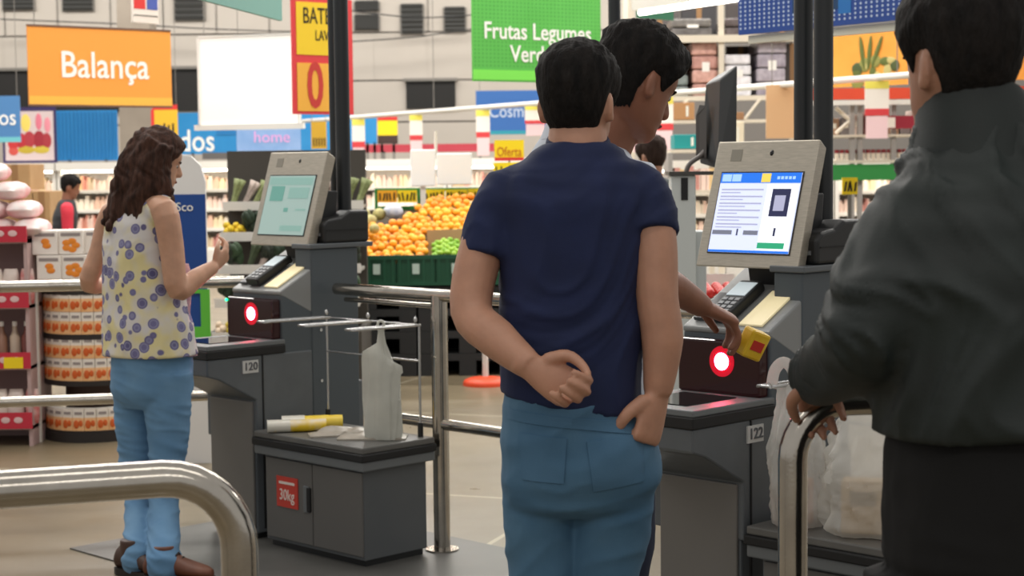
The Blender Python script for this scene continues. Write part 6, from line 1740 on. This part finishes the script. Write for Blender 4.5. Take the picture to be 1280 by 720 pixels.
shoe(root, O4, V3((RA.x, RA.y, 0)), (1, -0.25), SHBR, SOLE, L=0.265)
# phone-sized item in her hand
ph_ = J4(282, 318, 0.04)

# ------------------------------------------------------------ distant shop worker and shopper
def far_person(px, ytop, Y, face, H, label, hairm, skin, shirt_m, sleeve_m, trouser_m, lean=(0, 0), reach=None, vest=None):
    b = at(px, ytop, Y); O = V3((b.x, Y, 0)); S = H / 1.72
    root = empty('person', O, 0, label, 'person')
    f = V3((face[0], face[1], 0)).normalized(); r = f.cross(V3((0, 0, 1)))
    ang = math.atan2(r.y, r.x)
    def B(z, dr=0, df=0): return O + (r * dr + f * df) * S + V3((0, 0, z * S)) + f * (lean[0] * max(0, z - .9) * S)
    Mh = frame(B(1.60, 0, .02), (f.x, f.y, -0.35), s=0.97 * S)
    sk = MB(); head_into(sk, Mh)
    sk.tube([B(1.40), B(1.5), B(1.58)], [.06 * S, .052 * S, .05 * S], 14, smooth=2)
    sk.loft(smooth_rings([(B(.85), .09, .07, ang, 0), (B(1.1), .10, .07, ang, 0), (B(1.40), .10, .06, ang, 0)], 2))
    arms = []
    for s in (-1, 1):
        sh0 = B(1.38, s * .19); el = B(1.10, s * .23, .03); wr = B(1.02, s * .17, .26) if reach else B(.86, s * .24, .08)
        sk.tube([B(1.38, s * .1), sh0, sh0.lerp(el, .5), el, wr], [.045 * S, .05 * S, .045 * S, .038 * S, .026 * S], 14, smooth=3)
        hand_into(sk, wr, (f * .9 + V3((0, 0, -.2))) if reach else (f * .2 - V3((0, 0, 1))), (0, 0, -1) if reach else -r * s, r * -s, s=0.95 * S)
        sk.tube([B(.9, s * .09), B(.5, s * .1), B(.08, s * .1)], [.07 * S, .05 * S, .04 * S], 12, smooth=3)
        arms.append((sh0, el))
    remesh('body', sk, 0.009, skin, root, O, smooth=3)
    hair_cap(Mh, 0.018, rough=0.008).build('hair', hairm, root, origin=O, smooth=True)
    st_ = MB(); st_.loft(smooth_rings([(B(.88), .17 * S, .125 * S, ang, 0), (B(1.1), .165 * S, .12 * S, ang, 0), (B(1.3), .19 * S, .12 * S, ang, 0), (B(1.42), .15 * S, .09 * S, ang, 0), (B(1.47), .07 * S, .065 * S, ang, 0)], 3))
    remesh('vest' if vest else 'shirt', st_, 0.011, vest or shirt_m, root, O, smooth=3, disp=folds(0.005, (7, 7, 5), 3))
    for (a, b_) in arms:
        m_ = MB(); m_.tube([a + (B(1.38) - a) * .35, a, a.lerp(b_, .45), a.lerp(b_, .9)], [.060 * S, .064 * S, .058 * S, .052 * S], 16, smooth=3); remesh('sleeve', m_, 0.010, sleeve_m, root, O, smooth=3)
    lg = MB(); lg.loft(smooth_rings([(B(.98), .16 * S, .12 * S, ang, 0), (B(.88), .175 * S, .13 * S, ang, 0), (B(.75), .12 * S, .1 * S, ang, 0)], 3))
    for s in (-1, 1): lg.tube([B(.85, s * .09), B(.5, s * .1), B(.05, s * .1)], [.09 * S, .066 * S, .056 * S], 16, smooth=4)
    remesh('trousers', lg, 0.011, trouser_m, root, O, smooth=3)
    for s in (-1, 1): shoe(root, O, B(0, s * .1), f, SHB, SOLE, L=0.27)
    return root
far_person(74, 221, 14.6, (0.95, 0.3), 1.47, 'shop worker in dark vest and red sleeves beside the cardboard boxes', HB, SK2, None, mat('sleeve_red', (206, 44, 64), 0.7), mat('far_trousers', (40, 40, 46), 0.8), lean=(0.12, 0), reach=True, vest=mat('vest_charcoal', (46, 48, 52), 0.8))
far_person(817, 178, 9.9, (-0.5, 0.85), 1.66, 'distant shopper with dark cropped hair in grey shirt behind the men', hair_mat('hair_far', (46, 34, 30), (60, 46, 40)), SK3, mat('far_grey_shirt', (78, 84, 86), 0.8), mat('far_grey_shirt', (78, 84, 86), 0.8), mat('far_trousers', (40, 40, 46), 0.8))

# ============================================================ filled shopping bags on the stand of kiosk 122
def film_mat():
    m = bpy.data.materials.new('carrier_bag_film'); m.use_nodes = True; nt = m.node_tree; b = nt.nodes['Principled BSDF']
    b.inputs['Base Color'].default_value = lin((226, 226, 222)); b.inputs['Roughness'].default_value = 0.35
    t = nt.nodes.new('ShaderNodeBsdfTransparent'); tl_ = nt.nodes.new('ShaderNodeBsdfTranslucent'); tl_.inputs[0].default_value = lin((226, 224, 218))
    a = nt.nodes.new('ShaderNodeMixShader'); a.inputs[0].default_value = 0.4; nt.links.new(b.outputs[0], a.inputs[1]); nt.links.new(tl_.outputs[0], a.inputs[2])
    c = nt.nodes.new('ShaderNodeMixShader'); c.inputs[0].default_value = 0.36; nt.links.new(a.outputs[0], c.inputs[1]); nt.links.new(t.outputs[0], c.inputs[2])
    nt.links.new(c.outputs[0], nt.nodes['Material Output'].inputs[0])
    return m
FBAG = film_mat()
def carrier_bag(pos, rz, w_, d_, h_, label, seed, handle_lean=0.0):
    e_ = empty('shopping_bag', pos, rz, label, 'shopping bag', 'white carrier bags beside kiosk 122')
    prof = [(0.0, .86, .80), (.06, 1.0, .98), (.25, 1.02, 1.05), (.5, .96, 1.0), (.72, .84, .74), (.86, .70, .46), (.95, .62, .26), (1.0, .58, .16)]
    n = 72; rings = []
    for i in range(49):
        t = i / 48
        for a_, b_ in zip(prof, prof[1:]):
            if t <= b_[0]:
                f = (t - a_[0]) / (b_[0] - a_[0]); kw = a_[1] * (1 - f) + b_[1] * f; kd = a_[2] * (1 - f) + b_[2] * f; break
        ring = []
        for j in range(n):
            a = 2 * PI * j / n
            cr = noise.noise(V3((math.cos(a) * 2.2 + seed, math.sin(a) * 2.2, t * 3.2 + seed)))
            cr2 = (1 - abs(noise.noise(V3((math.cos(a) * 5 + seed * 2, math.sin(a) * 5, t * 5))))) ** 3
            cr3 = (1 - abs(noise.noise(V3((math.cos(a) * 9 + seed, math.sin(a) * 9 + 2.5 * t, t * 8 + 3 * cr))))) ** 4
            k = 1 + 0.20 * cr + 0.12 * (cr2 - .5) + 0.07 * (cr3 - .4)
            ring.append(V3((w_ / 2 * kw * k * math.copysign(abs(math.cos(a)) ** .8, math.cos(a)) + handle_lean * t * t, d_ / 2 * kd * k * math.copysign(abs(math.sin(a)) ** .8, math.sin(a)), h_ * t + (0.02 * noise.noise(V3((a, seed, 3))) * t))))
        rings.append(ring)
    MB().loft(rings, caps=True).build('bag_body', FBAG, e_, smooth=True)
    for s in (-1, 1):
        x0 = s * w_ * .20
        hd = MB(); pts = [V3((x0 - .035 + handle_lean, 0, h_ * .97)), V3((x0 - .025 + handle_lean, .005 * s, h_ * 1.10)), V3((x0 + handle_lean, .008 * s, h_ * 1.16)), V3((x0 + .025 + handle_lean, .005 * s, h_ * 1.10)), V3((x0 + .035 + handle_lean, 0, h_ * .97))]
        hd.loft(path_rings(crom(pts, 5), [(.016, .004)] * 21, 10)).build('handle', FBAG, e_, smooth=True)
    return e_
zt = 0.466
b1 = carrier_bag(kloc(0.155, 0.285, zt, A_R), KA + 0.6, 0.16, 0.17, 0.40, 'tall narrow white shopping bag touching kiosk 122', 3.0, -0.01)
b2 = carrier_bag(kloc(0.40, 0.345, zt, A_R), KA + 0.55, 0.33, 0.24, 0.37, 'bulging white shopping bag behind the tube railing', 8.0, 0.0)
# groceries that show through the film
for i, (u, v, sx, sy, sz, c, lab, z0) in enumerate([(0.37, 0.29, .12, .07, .15, (226, 190, 140), 'tan grocery carton inside the bulging shopping bag', 0.004), (0.46, 0.37, .09, .08, .17, (232, 206, 150), 'cream grocery carton inside the bulging shopping bag', 0.004), (0.33, 0.37, .06, .06, .13, (120, 130, 150), 'grey-blue tin inside the bulging shopping bag', 0.004), (0.155, 0.275, .08, .06, .13, (226, 170, 140), 'pinkish carton inside the narrow shopping bag', 0.004)]):
    p = kloc(u, v, zt + z0, A_R)
    e_ = empty('grocery_carton', p, KA + 0.5 + 0.2 * i, lab, 'carton', 'groceries in the shopping bags')
    MB().box(-sx / 2, sx / 2, -sy / 2, sy / 2, 0, sz).build('carton', mat('grocery_%d' % i, c, 0.6), e_, bevel=0.006)
    MB().box(-sx * .3, sx * .3, -sy / 2 - .002, -sy / 2, sz * .55, sz * .8).build('print', mat('grocery_print_%d' % i, tuple(int(q * .7) for q in c), 0.6), e_)
